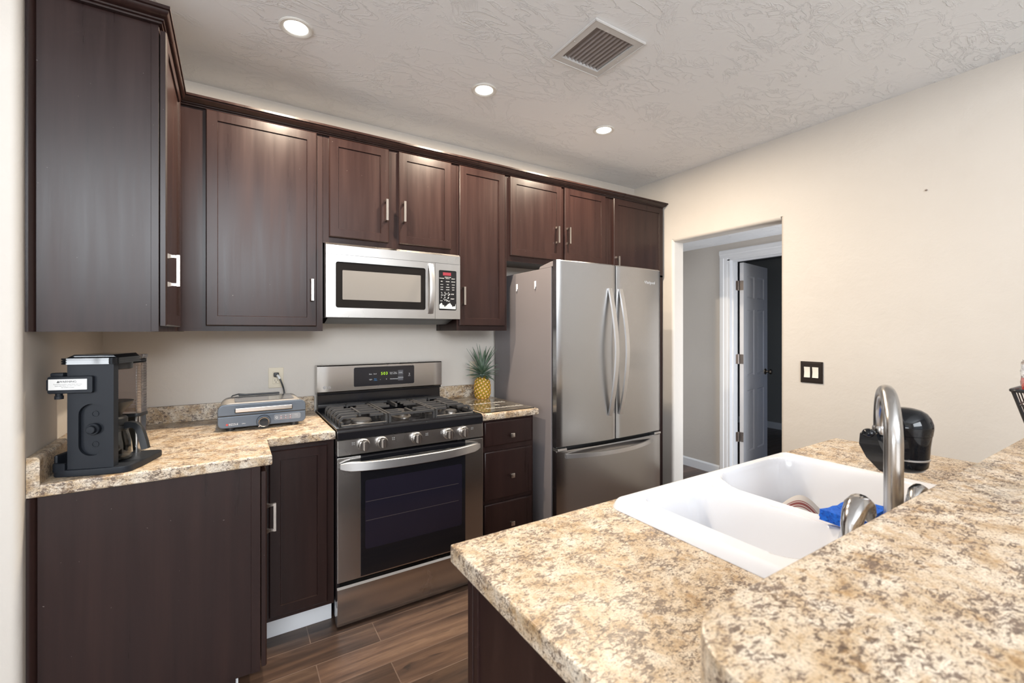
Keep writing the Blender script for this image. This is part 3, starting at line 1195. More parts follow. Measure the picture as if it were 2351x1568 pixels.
b = B()
frame_plate(b, [(X0, 1.447), (1.0045, 1.447), (1.0045, 1.773), (X0, 1.773)], rrect(0.456, 0.946, 1.497, 1.737, 0.012), MY, 2.482, 0.010)
dr_ = obj('door', b, M['steel'], t_)
b = B()
b.prism(rrect(0.4565, 0.9455, 1.4975, 1.7365, 0.0115), MY + 0.003, MY + 0.0095, 'y')
pane = obj('door_glass', b, M['mglass'], dr_)
b = B()
b.prism(rrect(0.490, 0.918, 1.540, 1.694, 0.004), MY + 0.0022, MY + 0.0032, 'y')
obj('screen', b, M['mesh'], pane)
b = B()
pth = [(0.9745, MY - 0.004 - 0.030 * math.sin(PI * i / 20) ** 0.8, 1.478 + 0.284 * i / 20) for i in range(21)]
sec = [(-0.015, -0.004), (-0.011, 0.005), (0.0, 0.008), (0.011, 0.005), (0.015, -0.004), (0.0, -0.007)]
b.sweep(pth, sec, (0, 1, 0))
obj('handle', b, M['hsteel'], dr_)
b = B()
frame_plate(b, [(1.006, 1.447), (X1, 1.447), (X1, 1.773), (1.006, 1.773)], rrect(1.028, 1.141, 1.498, 1.734, 0.008), MY, 2.482, 0.006)
cp = obj('control_panel', b, M['steel'], t_)
b = B()
b.prism(rrect(1.0285, 1.1405, 1.4985, 1.7335, 0.0075), MY + 0.002, MY + 0.0055, 'y')
obj('keypad', b, M['enamel'], cp)
b = B()
b.box(1.055, 1.106, MY + 0.0012, MY + 0.0022, 1.704, 1.722)
obj('display', b, M['rdigit'], cp)
ky = MY + 0.0015
rows = [('SENSOR COOK', 0.006, 1.086, 1.694)]
for z_, ws in ((1.686, ('POPCORN', 'POTATO', 'REHEAT')), (1.668, ('BEEF', 'FROZEN', 'DEFROST')), (1.650, ('AUTO', 'TIME', 'COOK')), (1.634, ('MORE', 'POWER', 'LIGHT')), (1.620, ('TIMER', 'CLOCK', 'VENT'))):
    for x_, s_ in zip((1.047, 1.085, 1.121), ws):
        rows.append((s_, 0.0062, x_, z_))
for i, z_ in enumerate((1.602, 1.587, 1.573)):
    for j, x_ in enumerate((1.045, 1.067, 1.090)):
        rows.append((str(3 * i + j + 1), 0.011, x_, z_))
rows += [('0', 0.011, 1.067, 1.558), ('STOP', 0.008, 1.116, 1.594), ('START', 0.008, 1.116, 1.566), ('VENT', 0.006, 1.045, 1.553), ('LIGHT', 0.006, 1.092, 1.553)]
writing('lettering', [(s_, z, T(x_, ky, z_) @ FACE_FRONT) for s_, z, x_, z_ in rows], M['wtext'], cp)
# the print at the foot of the keypad has worn away to a pale ragged patch
b = B()
rnd = random.Random(3)
top = [(1.032 + 0.105 * i / 26, 1.530 + 0.010 * math.sin(i * 0.5) + rnd.uniform(-0.006, 0.006)) for i in range(27)]
b.prism([(1.137, 1.506)] + top[::-1] + [(1.033, 1.508)], ky - 0.0002, ky + 0.0004, 'y')
for i in range(16):
    xx, zz, q = rnd.uniform(1.035, 1.10), rnd.uniform(1.545, 1.60), rnd.uniform(0.0012, 0.003)
    b.prism([(xx - q * 1.6, zz), (xx, zz - q), (xx + q * 1.5, zz), (xx + q * .4, zz + q * 1.2)], ky - 0.0002, ky + 0.0004, 'y')
obj('worn_patch', b, mat('worn_keypad', (0.50, 0.53, 0.53), 0.5), cp)
b = B()
b.lathe([(0.006, 0), (0.0075, 0), (0.0075, -0.0007), (0.006, -0.0007)], (0.466, MY, 1.471), 'y', 20, False)
b.lathe([(0.006, 0), (0.0075, 0), (0.0075, -0.0007), (0.006, -0.0007)], (0.488, MY, 1.471), 'y', 20, False)
obj('emblem_rings', b, M['hsteel'], dr_)

# =================================================================== GAS RANGE
X0, X1, RY_ = 0.4095, 1.1680, 2.156
t_ = thing('gas_range', 'stainless gas range with black cooktop under the microwave', 'range', (0.79, 2.48, 0))
b = B()
b.box(X0 + 0.002, X1 - 0.002, 2.205, 2.79, 0.03, 0.905)
b.box(X0 + 0.03, X1 - 0.03, 2.21, 2.75, 0.0, 0.031)
b.box(X0 - 0.001, X0 + 0.012, 2.162, 2.21, 0.10, 0.80)
obj('body', b, M['enamel'], t_)
# control panel: slightly raked, rounded ends
b = B()
b.prism([(2.206, 0.7985), (RY_ - 0.002, 0.7985), (RY_ + 0.001, 0.868), (RY_ + 0.006, 0.872), (2.206, 0.872)], X0, X1, 'x', 0.004)
cp = obj('control_panel', b, M['steel'], t_)
for xk in (0.528, 0.614, 0.788, 0.961, 1.050):
    k = B()
    kc = (xk, RY_, 0.838)
    k.lathe([(0.0285, 0.004), (0.0285, -0.004), (0.026, -0.006), (0.0245, -0.008), (0.0240, -0.026), (0.0225, -0.029), (0.0, -0.029)], kc, 'y', 30, False)
    kn = obj('knob', k, M['steel'], t_)
    g = B()
    g.prism(rrect(xk - 0.0068, xk + 0.0068, 0.838 - 0.0235, 0.838 + 0.0235, 0.005, 3), RY_ - 0.040, RY_ - 0.028, 'y', 0.002, 2)
    obj('grip', g, M['nickel'], kn)
    g = B()
    g.box(xk - 0.0008, xk + 0.0008, RY_ - 0.0405, RY_ - 0.0398, 0.845, 0.856)
    obj('pointer', g, M['dtext'], kn)
for xk in (0.516, 0.602, 0.776, 0.949, 1.038):
    writing('off_lettering', [('OFF', 0.0065, T(xk - 0.006, RY_ - 0.0012, 0.8655) @ FACE_FRONT)], M['mark'], cp)
for xk in (0.474, 0.664, 0.836, 0.918, 1.094):
    b = B()
    for (dx, dz) in ((0, 0), (0.008, 0), (0, 0.008), (0.008, 0.008)):
        b.box(xk + dx, xk + dx + 0.0055, RY_ - 0.0016, RY_ + 0.0002, 0.842 + dz, 0.8475 + dz)
    obj('burner_mark', b, M['mark'], cp)
# cooktop tray
b = B()
b.prism([(2.20, 0.8735), (RY_ - 0.002, 0.8735), (RY_ - 0.001, 0.902), (RY_ + 0.006, 0.915), (RY_ + 0.020, 0.921), (RY_ + 0.040, 0.9215), (RY_ + 0.046, 0.909), (2.20, 0.908)], X0, X1, 'x', 0.003)
b.cells([X0, 0.432, 1.146, X1], [2.199, 2.690, 2.785], {(1, 0)}, 0.900, 0.9215, 0.003)
b.box(X0 + 0.01, X1 - 0.01, 2.19, 2.70, 0.895, 0.9085)
obj('cooktop', b, M['enamel'], t_)
for (bx, by, br, oval) in ((0.545, 2.275, 0.047, 1), (0.545, 2.545, 0.036, 1), (0.789, 2.410, 0.038, 1.75), (1.030, 2.275, 0.030, 1), (1.030, 2.545, 0.042, 1)):
    k = B()
    k.lathe([(br + 0.012, 0.9086), (br + 0.012, 0.912), (br, 0.914), (br - 0.004, 0.926), (br + 0.003, 0.928), (br + 0.003, 0.932)], (0, 0, 0), 'z', 36)
    bmesh.ops.transform(k.bm, matrix=T(bx, by, 0) @ Matrix.Diagonal((1, oval, 1, 1)), verts=k.bm.verts)
    bo = obj('burner', k, M['burner'], t_)
    k = B()
    k.lathe([(br - 0.001, 0.9322), (br + 0.002, 0.934), (br, 0.939), (br - 0.006, 0.9405), (0, 0.9405)], (0, 0, 0), 'z', 36, False)
    bmesh.ops.transform(k.bm, matrix=T(bx, by, 0) @ Matrix.Diagonal((1, oval, 1, 1)), verts=k.bm.verts)
    obj('burner_cap', k, M['iron'], bo)
# cast iron grates: fingers running in from both sides, bars front to back
SEC = [(-0.0055, -0.008), (0.0055, -0.008), (0.0055, 0.006), (0.003, 0.008), (-0.003, 0.008), (-0.0055, 0.006)]


def finger(b, xa, xb, y, foot):
    """bar at grate height; foot end drops to the tray with a rounded bend"""
    s_ = 1 if xb > xa else -1
    p = []
    if foot:
        p += [(xa, y, 0.912), (xa, y, 0.936), (xa + s_ * 0.003, y, 0.946), (xa + s_ * 0.010, y, 0.953), (xa + s_ * 0.020, y, 0.956)]
    else:
        p += [(xa, y, 0.956)]
    p += [(xa * 0.5 + xb * 0.5, y, 0.956), (xb, y, 0.956)]
    b.sweep(p, SEC, (0, 1, 0))


def bary(b, x, ya, yb, z=0.953):
    b.sweep([(x, ya, z), (x, (ya + yb) / 2, z), (x, yb, z)], [(-0.0055, -0.009), (0.0055, -0.009), (0.0055, 0.009), (-0.0055, 0.009)], (0, 0, 1))


for side in (0, 1):
    b = B()
    xo, xi = (0.440, 0.655) if side == 0 else (1.138, 0.923)
    mid = (xo + xi) / 2
    for y_ in (2.262, 2.338, 2.410, 2.482, 2.556, 2.628):
        short = y_ in (2.262, 2.556)
        finger(b, xo, xo + (xi - xo) * (0.36 if short else 0.98), y_, True)
        if short:
            finger(b, xi, xi - (xi - xo) * 0.33, y_, False)
    for y_ in (2.222, 2.655):
        b.sweep([(xo, y_, 0.918), (mid, y_, 0.918), (xi, y_, 0.918)], SEC, (0, 0, 1))
    bary(b, xi, 2.222, 2.655)
    bary(b, xo + (xi - xo) * 0.02, 2.222, 2.655, 0.928)
    for yy in (2.225, 2.410, 2.655):
        b.box(xi - 0.006, xi + 0.006, yy - 0.006, yy + 0.006, 0.9087, 0.950)
    for ya, yb in ((2.312, 2.410), (2.410, 2.510), (2.602, 2.655)):
        bary(b, mid, ya, yb, 0.955)
    obj('grate', b, M['iron'], t_)
b = B()
for xx in (0.672, 0.906):
    bary(b, xx, 2.222, 2.655)
    for yy in (2.222, 2.41, 2.655):
        b.box(xx - 0.006, xx + 0.006, yy - 0.006, yy + 0.006, 0.9087, 0.95)
for y_ in (2.222, 2.655):
    finger(b, 0.672, 0.906, y_, False)
for y_ in (2.275, 2.335, 2.485, 2.545, 2.60):
    finger(b, 0.672, 0.748, y_, False)
    finger(b, 0.906, 0.830, y_, False)
for ya, yb in ((2.222, 2.335), (2.485, 2.655)):
    bary(b, 0.789, ya, yb, 0.955)
obj('grate', b, M['iron'], t_)
# backguard
GY = 2.714
b = B()
b.prism([(2.79, 0.921), (2.735, 0.921), (2.728, 0.935), (2.742, 0.955), (2.745, 1.005), (2.79, 1.010)], X0 + 0.006, X1 - 0.006, 'x')
b.box(X0 + 0.001, X1 - 0.001, 2.735, 2.80, 1.006, 1.0225, 0.003)
bg = obj('backguard', b, M['enamel'], t_)
b = B()
t = bmesh.new()
nseg = 24
rowsv = []
for i in range(nseg + 1):
    u = i / nseg
    x = X0 + (X1 - X0) * u
    e_ = min(u, 1 - u) * (X1 - X0)
    yf = GY + (0.012 * (1 - e_ / 0.05) ** 2 if e_ < 0.05 else 0)
    rowsv.append([t.verts.new(p) for p in ((x, 2.795, 1.022), (x, yf + 0.004, 1.022), (x, yf, 1.027), (x, yf, 1.172), (x, yf + 0.006, 1.178), (x, 2.795, 1.178))])
for a, c_ in zip(rowsv, rowsv[1:]):
    for i in range(6):
        t.faces.new((a[i], a[(i + 1) % 6], c_[(i + 1) % 6], c_[i]))
t.faces.new(rowsv[0])
t.faces.new(rowsv[-1][::-1])
bmesh.ops.recalc_face_normals(t, faces=t.faces)
b.add(t)
obj('panel_cover', b, M['steel'], bg)
b = B()
b.prism(rrect(0.608, 0.976, 1.047, 1.160, 0.008), GY - 0.0025, GY + 0.004, 'y', 0.001, 1)
obj('display', b, M['display'], bg)
ky = GY - 0.0030
writing('clock_digits', [('5', 0.024, T(0.772, ky, 1.117) @ FACE_FRONT), ('0', 0.024, T(0.787, ky, 1.117) @ FACE_FRONT), ('3', 0.024, T(0.802, ky, 1.117) @ FACE_FRONT)], M['gdigit'], bg)
rows = [('Bake', 0.009, 0.704, 1.117), ('Broil', 0.009, 0.731, 1.117), ('Light', 0.009, 0.705, 1.085), ('-', 0.016, 0.763, 1.083), ('+', 0.014, 0.800, 1.082),
        ('Cook', 0.008, 0.829, 1.121), ('Time', 0.008, 0.829, 1.113), ('Timer', 0.008, 0.853, 1.121), ('On/Off', 0.008, 0.853, 1.113), ('Clock', 0.009, 0.832, 1.082),
        ('Settings', 0.009, 0.857, 1.082), ('START', 0.008, 0.888, 1.118), ('CLEAR/OFF', 0.007, 0.888, 1.086), ('2', 0.016, 0.944, 1.107), ('hours', 0.006, 0.944, 1.096)]
b = B()
b.box(0.872, 0.904, GY - 0.0031, GY - 0.0024, 1.105, 1.134)
b.box(0.872, 0.904, GY - 0.0031, GY - 0.0024, 1.070, 1.099)
obj('touch_keys', b, M['key'], bg)
for s_, z, x_, z_ in rows:
    writing('lettering', [(s_, z, T(x_, ky - 0.0003, z_) @ FACE_FRONT)], M['wtext'], bg)
writing('blue_lettering', [('Easy', 0.009, T(0.733, ky, 1.088) @ FACE_FRONT), ('Clean', 0.009, T(0.734, ky, 1.079) @ FACE_FRONT)], M['bltext'], bg)
b = B()
b.lathe([(0.0, -0.0006), (0.0085, -0.0006), (0.0085, 0.001)], (0.447, GY - 0.0004, 1.052), 'y', 24, False)
obj('round_emblem', b, M['gtext'], bg)
writing('maker_lettering', [('LG', 0.019, T(0.470, GY - 0.0008, 1.052) @ FACE_FRONT)], M['gtext'], bg)
# oven door
b = B()
b.box(X0, X1, RY_, 2.204, 0.213, 0.789, 0.003)
od = obj('oven_door', b, M['steel'], t_)
b = B()
b.box(0.514, 1.060, RY_ - 0.0015, RY_ + 0.02, 0.220, 0.7895)
gl = obj('door_glass', b, M['bglass'], od)
b = B()
for zz in (0.757, 0.742, 0.729):
    b.box(0.516, 1.058, RY_ - 0.005, RY_ - 0.001, zz - 0.004, zz + 0.004, 0.0015, 1)
obj('vent_louvre', b, M['black'], od)
b = B()
b.prism(rrect(0.535, 1.040, 0.342, 0.668, 0.012), RY_ - 0.0022, RY_ - 0.0012, 'y')
wn = obj('window', b, M['ovenwin'], gl)
b = B()
for zz in (0.475, 0.565):
    b.box(0.537, 1.02, RY_ - 0.0026, RY_ - 0.0020, zz, zz + 0.0022)
obj('rack_line', b, M['rack'], wn)
b = B()
sec = [(-0.008, -0.021), (0.008, -0.021), (0.0105, -0.0185), (0.0105, 0.0185), (0.008, 0.021), (-0.008, 0.021)]
pth = []
for i in range(33):
    u = i / 32
    x = 0.422 + (1.142 - 0.422) * u
    e_ = abs(2 * u - 1)
    pth.append((x, RY_ - 0.010 - 0.048 * (1 - e_ ** 3.2), 0.752 - 0.006 * (1 - e_ ** 2)))
b.sweep(pth, sec, (0, 0, 1), True, False, [0.55 if i in (0, 32) else (0.85 if i in (1, 31) else 1) for i in range(33)])
obj('handle', b, M['hsteel'], od)
b = B()
b.prism([(2.204, 0.012), (RY_ + 0.004, 0.012), (RY_ - 0.001, 0.04), (RY_ - 0.006, 0.12), (RY_ - 0.002, 0.183), (RY_ + 0.006, 0.192), (2.204, 0.192)], X0, X1, 'x')
obj('drawer', b, M['steel'], t_)

# =================================================================== FRIDGE
FX0, FX1, FXM = 1.610, 2.514, 2.066


def ffront(x): return 2.063 - 0.021 * (1 - ((x - FXM) / 0.452) ** 2)


t_ = thing('refrigerator', 'stainless french door fridge with grey sides beside the passage', 'fridge', (2.06, 2.45, 0))
b = B()
b.box(FX0, FX1, 2.122, 2.79, 0.03, 1.757, 0.004)
b.box(FX0 + 0.05, FX1 - 0.05, 2.16, 2.75, 0.0, 0.031)
obj('body', b, M['fside'], t_)
b = B()
b.box(FX0 + 0.008, FX1 - 0.008, 2.104, 2.1225, 0.06, 1.755)
obj('gasket', b, M['gap'], t_)


def fdoor(x0, x1, z0, z1):
    t = bmesh.new()
    prev, rs = None, []
    nn = 22
    for i in range(nn + 1):
        x = x0 + (x1 - x0) * i / nn
        e_ = min(x - x0, x1 - x)
        yf = ffront(x) + (0.007 * (1 - e_ / 0.010) ** 2 if e_ < 0.010 else 0)
        rs.append([t.verts.new(p) for p in ((x, 2.1045, z0), (x, yf + 0.004, z0), (x, yf, z0 + 0.004), (x, yf, z1 - 0.006), (x, yf + 0.006, z1), (x, 2.1045, z1))])
    for a, c_ in zip(rs, rs[1:]):
        for i in range(6):
            t.faces.new((a[i], a[(i + 1) % 6], c_[(i + 1) % 6], c_[i]))
    t.faces.new(rs[0])
    t.faces.new(rs[-1][::-1])
    bmesh.ops.recalc_face_normals(t, faces=t.faces)
    b = B()
    b.add(t)
    return b


HSEC = [(-0.0135, -0.006), (0.0135, -0.006), (0.0135, 0.006), (-0.0135, 0.006)]
for x0, x1, hx in ((FX0, FXM - 0.0035, 2.008), (FXM + 0.0035, FX1, 2.100)):
    d = obj('door', fdoor(x0, x1, 0.690, 1.795), M['steelf'], t_)
    h = B()
    pth = []
    for i in range(29):
        u = i / 28
        pth.append((hx, ffront(hx) - 0.004 - 0.062 * (1 - abs(2 * u - 1) ** 1.7), 0.846 + 0.797 * u))
    h.sweep(pth, HSEC, (0, 1, 0))
    obj('handle', h, M['hsteel'], d)
    if hx > 2.05:
        writing('maker_script', [('Whirlpool', 0.028, T(2.385, ffront(2.385) - 0.0006, 1.702) @ RZ(0.04) @ FACE_FRONT @ Matrix.Shear('XY', 4, (0.25, 0)))], M['wtext'], d)
d = obj('freezer_drawer', fdoor(FX0, FX1, 0.06, 0.668), M['steelf'], t_)
h = B()
pth = []
for i in range(29):
    u = i / 28
    x = 1.668 + (2.405 - 1.668) * u
    pth.append((x, ffront(x) - 0.004 - 0.058 * (1 - abs(2 * u - 1) ** 1.9), 0.636))
h.sweep(pth, [(-0.006, -0.0125), (0.006, -0.0125), (0.006, 0.0125), (-0.006, 0.0125)], (0, 0, 1))
obj('handle', h, M['hsteel'], d)
b = B()
b.prism([(2.078, 1.790), (2.128, 1.790), (2.24, 1.772), (2.25, 1.757), (2.13, 1.757), (2.11, 1.760), (2.078, 1.768)], FX0 + 0.002, FX0 + 0.07, 'x', 0.002, 1)
obj('hinge_cover', b, M['fside'], t_)
for q in (FX0 + 0.004, FX1 - 0.07):
    b = B()
    b.box(q, q + 0.066, 2.058, 2.110, 0.669, 0.6825, 0.002, 1)
    obj('hinge_plate', b, M['hsteel'], t_)

for yh_, zh_, lab in ((2.494, 1.664, 'small white adhesive hook on the fridge side, nearer the wall'), (2.283, 1.664, 'small white adhesive hook on the fridge side, nearer the fridge door')):
    b = B()
    b.box(FX0 - 0.005, FX0 - 0.0003, yh_ - 0.009, yh_ + 0.009, zh_ - 0.012, zh_ + 0.024, 0.002, 1)
    b.sweep([(FX0 - 0.004, yh_, zh_ - 0.004), (FX0 - 0.005, yh_, zh_ - 0.018), (FX0 - 0.0055, yh_, zh_ - 0.024), (FX0 - 0.0065, yh_, zh_ - 0.024), (FX0 - 0.0068, yh_, zh_ - 0.016)],
            [(-0.004, -0.001), (0.004, -0.001), (0.004, 0.001), (-0.004, 0.001)], (1, 0, 0))
    single('adhesive_hook', b, M['white'], lab, 'hook', (FX0 - 0.0003, yh_, zh_ - 0.012), 'hooks on the fridge side')

# =================================================================== ON THE LEFT COUNTER
# indoor grill
GX0, GX1, GF, GB = -0.055, 0.311, 2.420, 2.672
t_ = thing('indoor_grill', 'slate blue lidded electric grill with silver handle on the corner counter', 'grill', (0.128, 2.54, 0.914))
for fx, fy in ((-0.005, 2.445), (0.262, 2.445), (-0.005, 2.645), (0.262, 2.645)):
    b = B()
    b.lathe([(0.017, 0.9142), (0.018, 0.922), (0.018, 0.934)], (fx, fy, 0), 'z', 20)
    obj('foot', b, M['black'], t_)


def dshape(x0, x1, z0, z1, r, top):
    p = rrect(x0, x1, z0, z1, r, 6)
    k = [(x, (max(z, (z0 + z1) / 2) if top else min(z, (z0 + z1) / 2))) for x, z in p]
    out = []
    for q in k:
        if not out or (abs(q[0] - out[-1][0]) + abs(q[1] - out[-1][1])) > 1e-6:
            out.append(q)
    return out


ZM = 0.9845
b = B()
b.prism(dshape(GX0, GX1, 0.928, 2 * (ZM - 0.0025) - 0.928, 0.022, False), GF, GF + 0.020, 'y', 0.004)
b.prism(dshape(GX0 + 0.006, GX1 - 0.006, 0.931, 2 * (ZM - 0.0025) - 0.931, 0.022, False), GF + 0.019, GB, 'y', 0.004)
bd = obj('body', b, M['grill'], t_)
b = B()
b.prism(dshape(GX0, GX1, 2 * ZM - 1.036, 1.036, 0.026, True), GF - 0.001, GF + 0.020, 'y', 0.004)
ld_ = obj('lid', b, M['grill'], t_)
b = B()
b.prism(dshape(GX0 + 0.008, GX1 - 0.008, 2 * (ZM + 0.001) - 1.041, 1.041, 0.04, True), GF + 0.019, GB, 'y', 0.008)
obj('lid_shell', b, M['grillside'], ld_)
b = B()
b.prism(rrect(0.012, 0.262, GF + 0.030, GB - 0.035, 0.012), 1.0405, 1.0435, 'z')
obj('lid_window', b, mat('grill_lid_window', (0.10, 0.10, 0.11), 0.12), ld_)
b = B()
b.box(GX0 + 0.002, GX1 - 0.002, GF + 0.002, GB - 0.01, ZM - 0.003, ZM + 0.002)
obj('seam', b, M['gap'], t_)
b = B()
b.box(0.014, 0.248, GF - 0.031, GF - 0.024, 1.002, 1.021, 0.002)
hd = obj('handle', b, M['nickel'], ld_)
b = B()
b.box(0.012, 0.250, GF - 0.0245, GF + 0.002, 0.9985, 1.0165, 0.003)
obj('handle_backing', b, M['black'], hd)
k = B()
kc = (0.128, GF, 0.9475)
k.lathe([(0.0305, 0.002), (0.0305, -0.006), (0.027, -0.010), (0.0, -0.010)], kc, 'y', 36, False)
kb = obj('knob', k, M['grill'], t_)
k = B()
k.lathe([(0.0225, -0.0095), (0.0225, -0.026), (0.0205, -0.028), (0.0, -0.028)], kc, 'y', 36, False)
obj('knob_cap', k, M['gloss'], kb)
k = B()
k.lathe([(0.0190, -0.0276), (0.0215, -0.0296), (0.0232, -0.0270), (0.0232, -0.022)], kc, 'y', 36, False)
k.box(-0.002, 0.002, GF - 0.0296, GF - 0.0268, -0.030, -0.019, 0.0006, 1, T(kc[0], 0, kc[2]) @ RY(math.radians(48)))
obj('knob_ring', k, M['nickel'], kb)
b = B()
b.prism(rrect(0.172, 0.288, 0.9465, 0.9745, 0.008), GF - 0.0009, GF + 0.001, 'y')
pn = obj('settings_panel', b, mat('grill_print_panel', (0.20, 0.215, 0.24), 0.45), bd)
rows = []
for zz in (0.9655, 0.9555):
    for i, xx in enumerate((0.202, 0.222, 0.242)):
        rows.append((('m', 'c', 'f')[i], 0.010, T(xx, GF - 0.0014, zz) @ FACE_FRONT))
for dz in (0.966, 0.963, 0.960, 0.957):
    rows.append(('------------', 0.0035, T(0.268, GF - 0.0014, dz) @ FACE_FRONT))
rows.append(('Q', 0.014, T(0.183, GF - 0.0014, 0.959) @ FACE_FRONT))
writing('panel_symbols', rows, M['wtext'], pn)
rows = []
for zz in (0.9612, 0.9508):
    for xx in (0.202, 0.222, 0.242):
        rows.append(('mmm', 0.0042, T(xx, GF - 0.0014, zz) @ FACE_FRONT))
writing('red_lettering', rows, M['rtext'], pn)
writing('lettering', [('SIZZLE', 0.0125, T(-0.012, GF - 0.0008, 0.9445) @ FACE_FRONT, 'LEFT'), ('GRILL', 0.006, T(0.0395, GF - 0.0008, 0.9445) @ FACE_FRONT, 'LEFT')], M['wtext'], bd)
b = B()
b.prism([(-0.024, 0.9445), (-0.018, 0.9385), (-0.0125, 0.9445), (-0.018, 0.9505)], GF - 0.0008, GF + 0.001, 'y')
obj('emblem', b, M['rtext'], bd)
b = B()
b.box(0.03, 0.215, GB - 0.012, GB + 0.004, 1.043, 1.052, 0.003)
obj('rear_rest', b, M['black'], ld_)
b = B()
b.tube([(-0.008, GB - 0.006, 1.032), (0.004, GB - 0.002, 1.047), (0.030, GB, 1.053), (0.06, GB - 0.002, 1.049)], 0.003, 8)
obj('wire_loop', b, M['black'], ld_)
# its cord and plug reach up to the socket
b = B()
b.box(ox - 0.013, ox + 0.013, BK - 0.030, BK - 0.0095, oz + 0.006, oz + 0.030, 0.004)
pg = obj('plug', b, M['black'], t_)
b = B()
cord = [(ox + 0.002, BK - 0.026, oz + 0.018), (ox + 0.010, BK - 0.044, oz + 0.008), (ox + 0.022, BK - 0.050, oz - 0.020), (ox + 0.034, BK - 0.050, oz - 0.060), (ox + 0.038, BK - 0.055, oz - 0.095), (ox + 0.036, BK - 0.075, oz - 0.130), (0.22, BK - 0.10, 0.955), (0.20, GB + 0.002, 0.958)]
cp_ = [Vector(p) for p in cord]
fine = []
for i in range(len(cp_) - 1):
    p0, p1, p2, p3 = cp_[max(i - 1, 0)], cp_[i], cp_[i + 1], cp_[min(i + 2, len(cp_) - 1)]
    for j in range(6):
        u = j / 6
        fine.append(0.5 * ((2 * p1) + (p2 - p0) * u + (2 * p0 - 5 * p1 + 4 * p2 - p3) * u * u + (3 * p1 - p0 - 3 * p2 + p3) * u ** 3))
fine.append(cp_[-1])
b.tube(fine, 0.0042, 10, (0, 1, 0))
obj('cord', b, M['black'], t_)
b = B()
b.sweep(fine[3:10], [(0.0065 * math.cos(PI * i / 5), 0.0065 * math.sin(PI * i / 5)) for i in range(10)], (0, 1, 0))
obj('cord_tag', b, M['label'], t_, 'white paper tag wrapped round the cord')

# coffee maker, seen from its side
XF = T(-0.480, 1.942, 0) @ RZ(math.radians(-17))
t_ = thing('coffee_maker', 'charcoal coffee maker with ribbed water tank beside the left wall', 'coffee maker', (-0.37, 2.02, 0.914))
b = B(XF)
pl = arc(0.022, 0.022, 0.022, PI, 1.5 * PI, 5) + [(0.10, -0.003)] + arc(0.172, 0.040, 0.036, -PI / 2, -0.35, 6) + [(0.212, 0.10), (0.212, 0.185)] + arc(0.192, 0.20, 0.02, 0, PI / 2, 5) + [(0.02, 0.22), (0.0, 0.20)]
b.prism(pl, 0.9145, 0.9365, 'z', 0.004)
b.prism([(p[0], p[1]) for p in arc(0.016, 0.016, 0.016, PI, 1.5 * PI, 5)] + [(0.038, 0.0), (0.038, 0.012), (0.012, 0.014), (0.012, 0.20), (0.0, 0.20)], 0.930, 0.958, 'z', 0.003)
b.box(0.0, 0.012, 0.014, 0.16, 0.95, 0.982, 0.006)
obj('base', b, M['coffee'], t_)
# side panel with a pill-shaped hollow
b = B(XF)
pill = [(0.104 + 0.034 * math.cos(a), 1.108 + 0.034 * math.sin(a)) for a in [PI * i / 12 for i in range(13)]] + [(0.104 + 0.034 * math.cos(a), 1.010 + 0.034 * math.sin(a)) for a in [PI + PI * i / 12 for i in range(13)]]
frame_plate(b, [(0.041, 0.935), (0.163, 0.935), (0.163, 1.268), (0.041, 1.268)], pill, 0.006, 0.032, 0.013)
sp_ = obj('side_panel', b, M['coffee'], t_)
k = B(XF)
k.lathe([(0.0185, 0.0188), (0.0185, 0.008), (0.0170, 0.006), (0.0135, 0.006), (0.012, 0.004), (0.012, -0.004), (0.0105, -0.0055), (0.006, -0.0058), (0.0, -0.0058)], (0.106, 0, 1.060), 'y', 28, False)
obj('knob', k, M['coffee'], sp_)
for zz in (1.108, 1.010):
    k = B(XF)
    k.lathe([(0.0075, 0.0192), (0.0080, 0.0172), (0.0092, 0.0172), (0.0097, 0.0192)], (0.108, 0, zz), 'y', 24, False)
    obj('cap_ring', k, M['coffee'], sp_)
# swing-out scoop holder with the warning label
b = B(XF)
b.prism(rrect(-0.004, 0.113, 1.178, 1.232, 0.006), -0.006, 0.022, 'y', 0.003)
b.box(-0.010, -0.003, 0.0, 0.018, 1.188, 1.222, 0.002)
b.box(0.002, 0.036, -0.004, 0.02, 1.23, 1.243, 0.004)
b.lathe([(0.011, 1.160), (0.011, 1.170), (0.009, 1.171), (0.009, 1.180)], (0.019, 0.008, 0), 'z', 20)
sh = obj('side_holder', b, M['coffee'], t_)
b = B(XF)
b.box(0.000, 0.099, -0.0068, -0.0058, 1.190, 1.2235)
wl = obj('warning_label', b, M['label'], sh)
XT = lambda u, z: XF @ T(u, -0.0072, z) @ FACE_FRONT
writing('warning_lettering', [('WARNING:', 0.0092, XT(0.0505, 1.2155))], M['dtext'], wl, None, 0.0002)
b = B(XF)
b.prism([(0.0215, 1.2125), (0.0285, 1.2125), (0.025, 1.2190)], -0.0076, -0.0067, 'y')
obj('warning_triangle', b, M['dtext'], wl)
writing('small_lettering', [('To prevent accident, grasp firmly with your', 0.0042, XT(0.050, 1.2075)), ('hand while lifting and never pour when', 0.0042, XT(0.050, 1.2025)), ('the basket is empty', 0.0042, XT(0.050, 1.1975))], M['gtext'], wl, None, 0.0002)
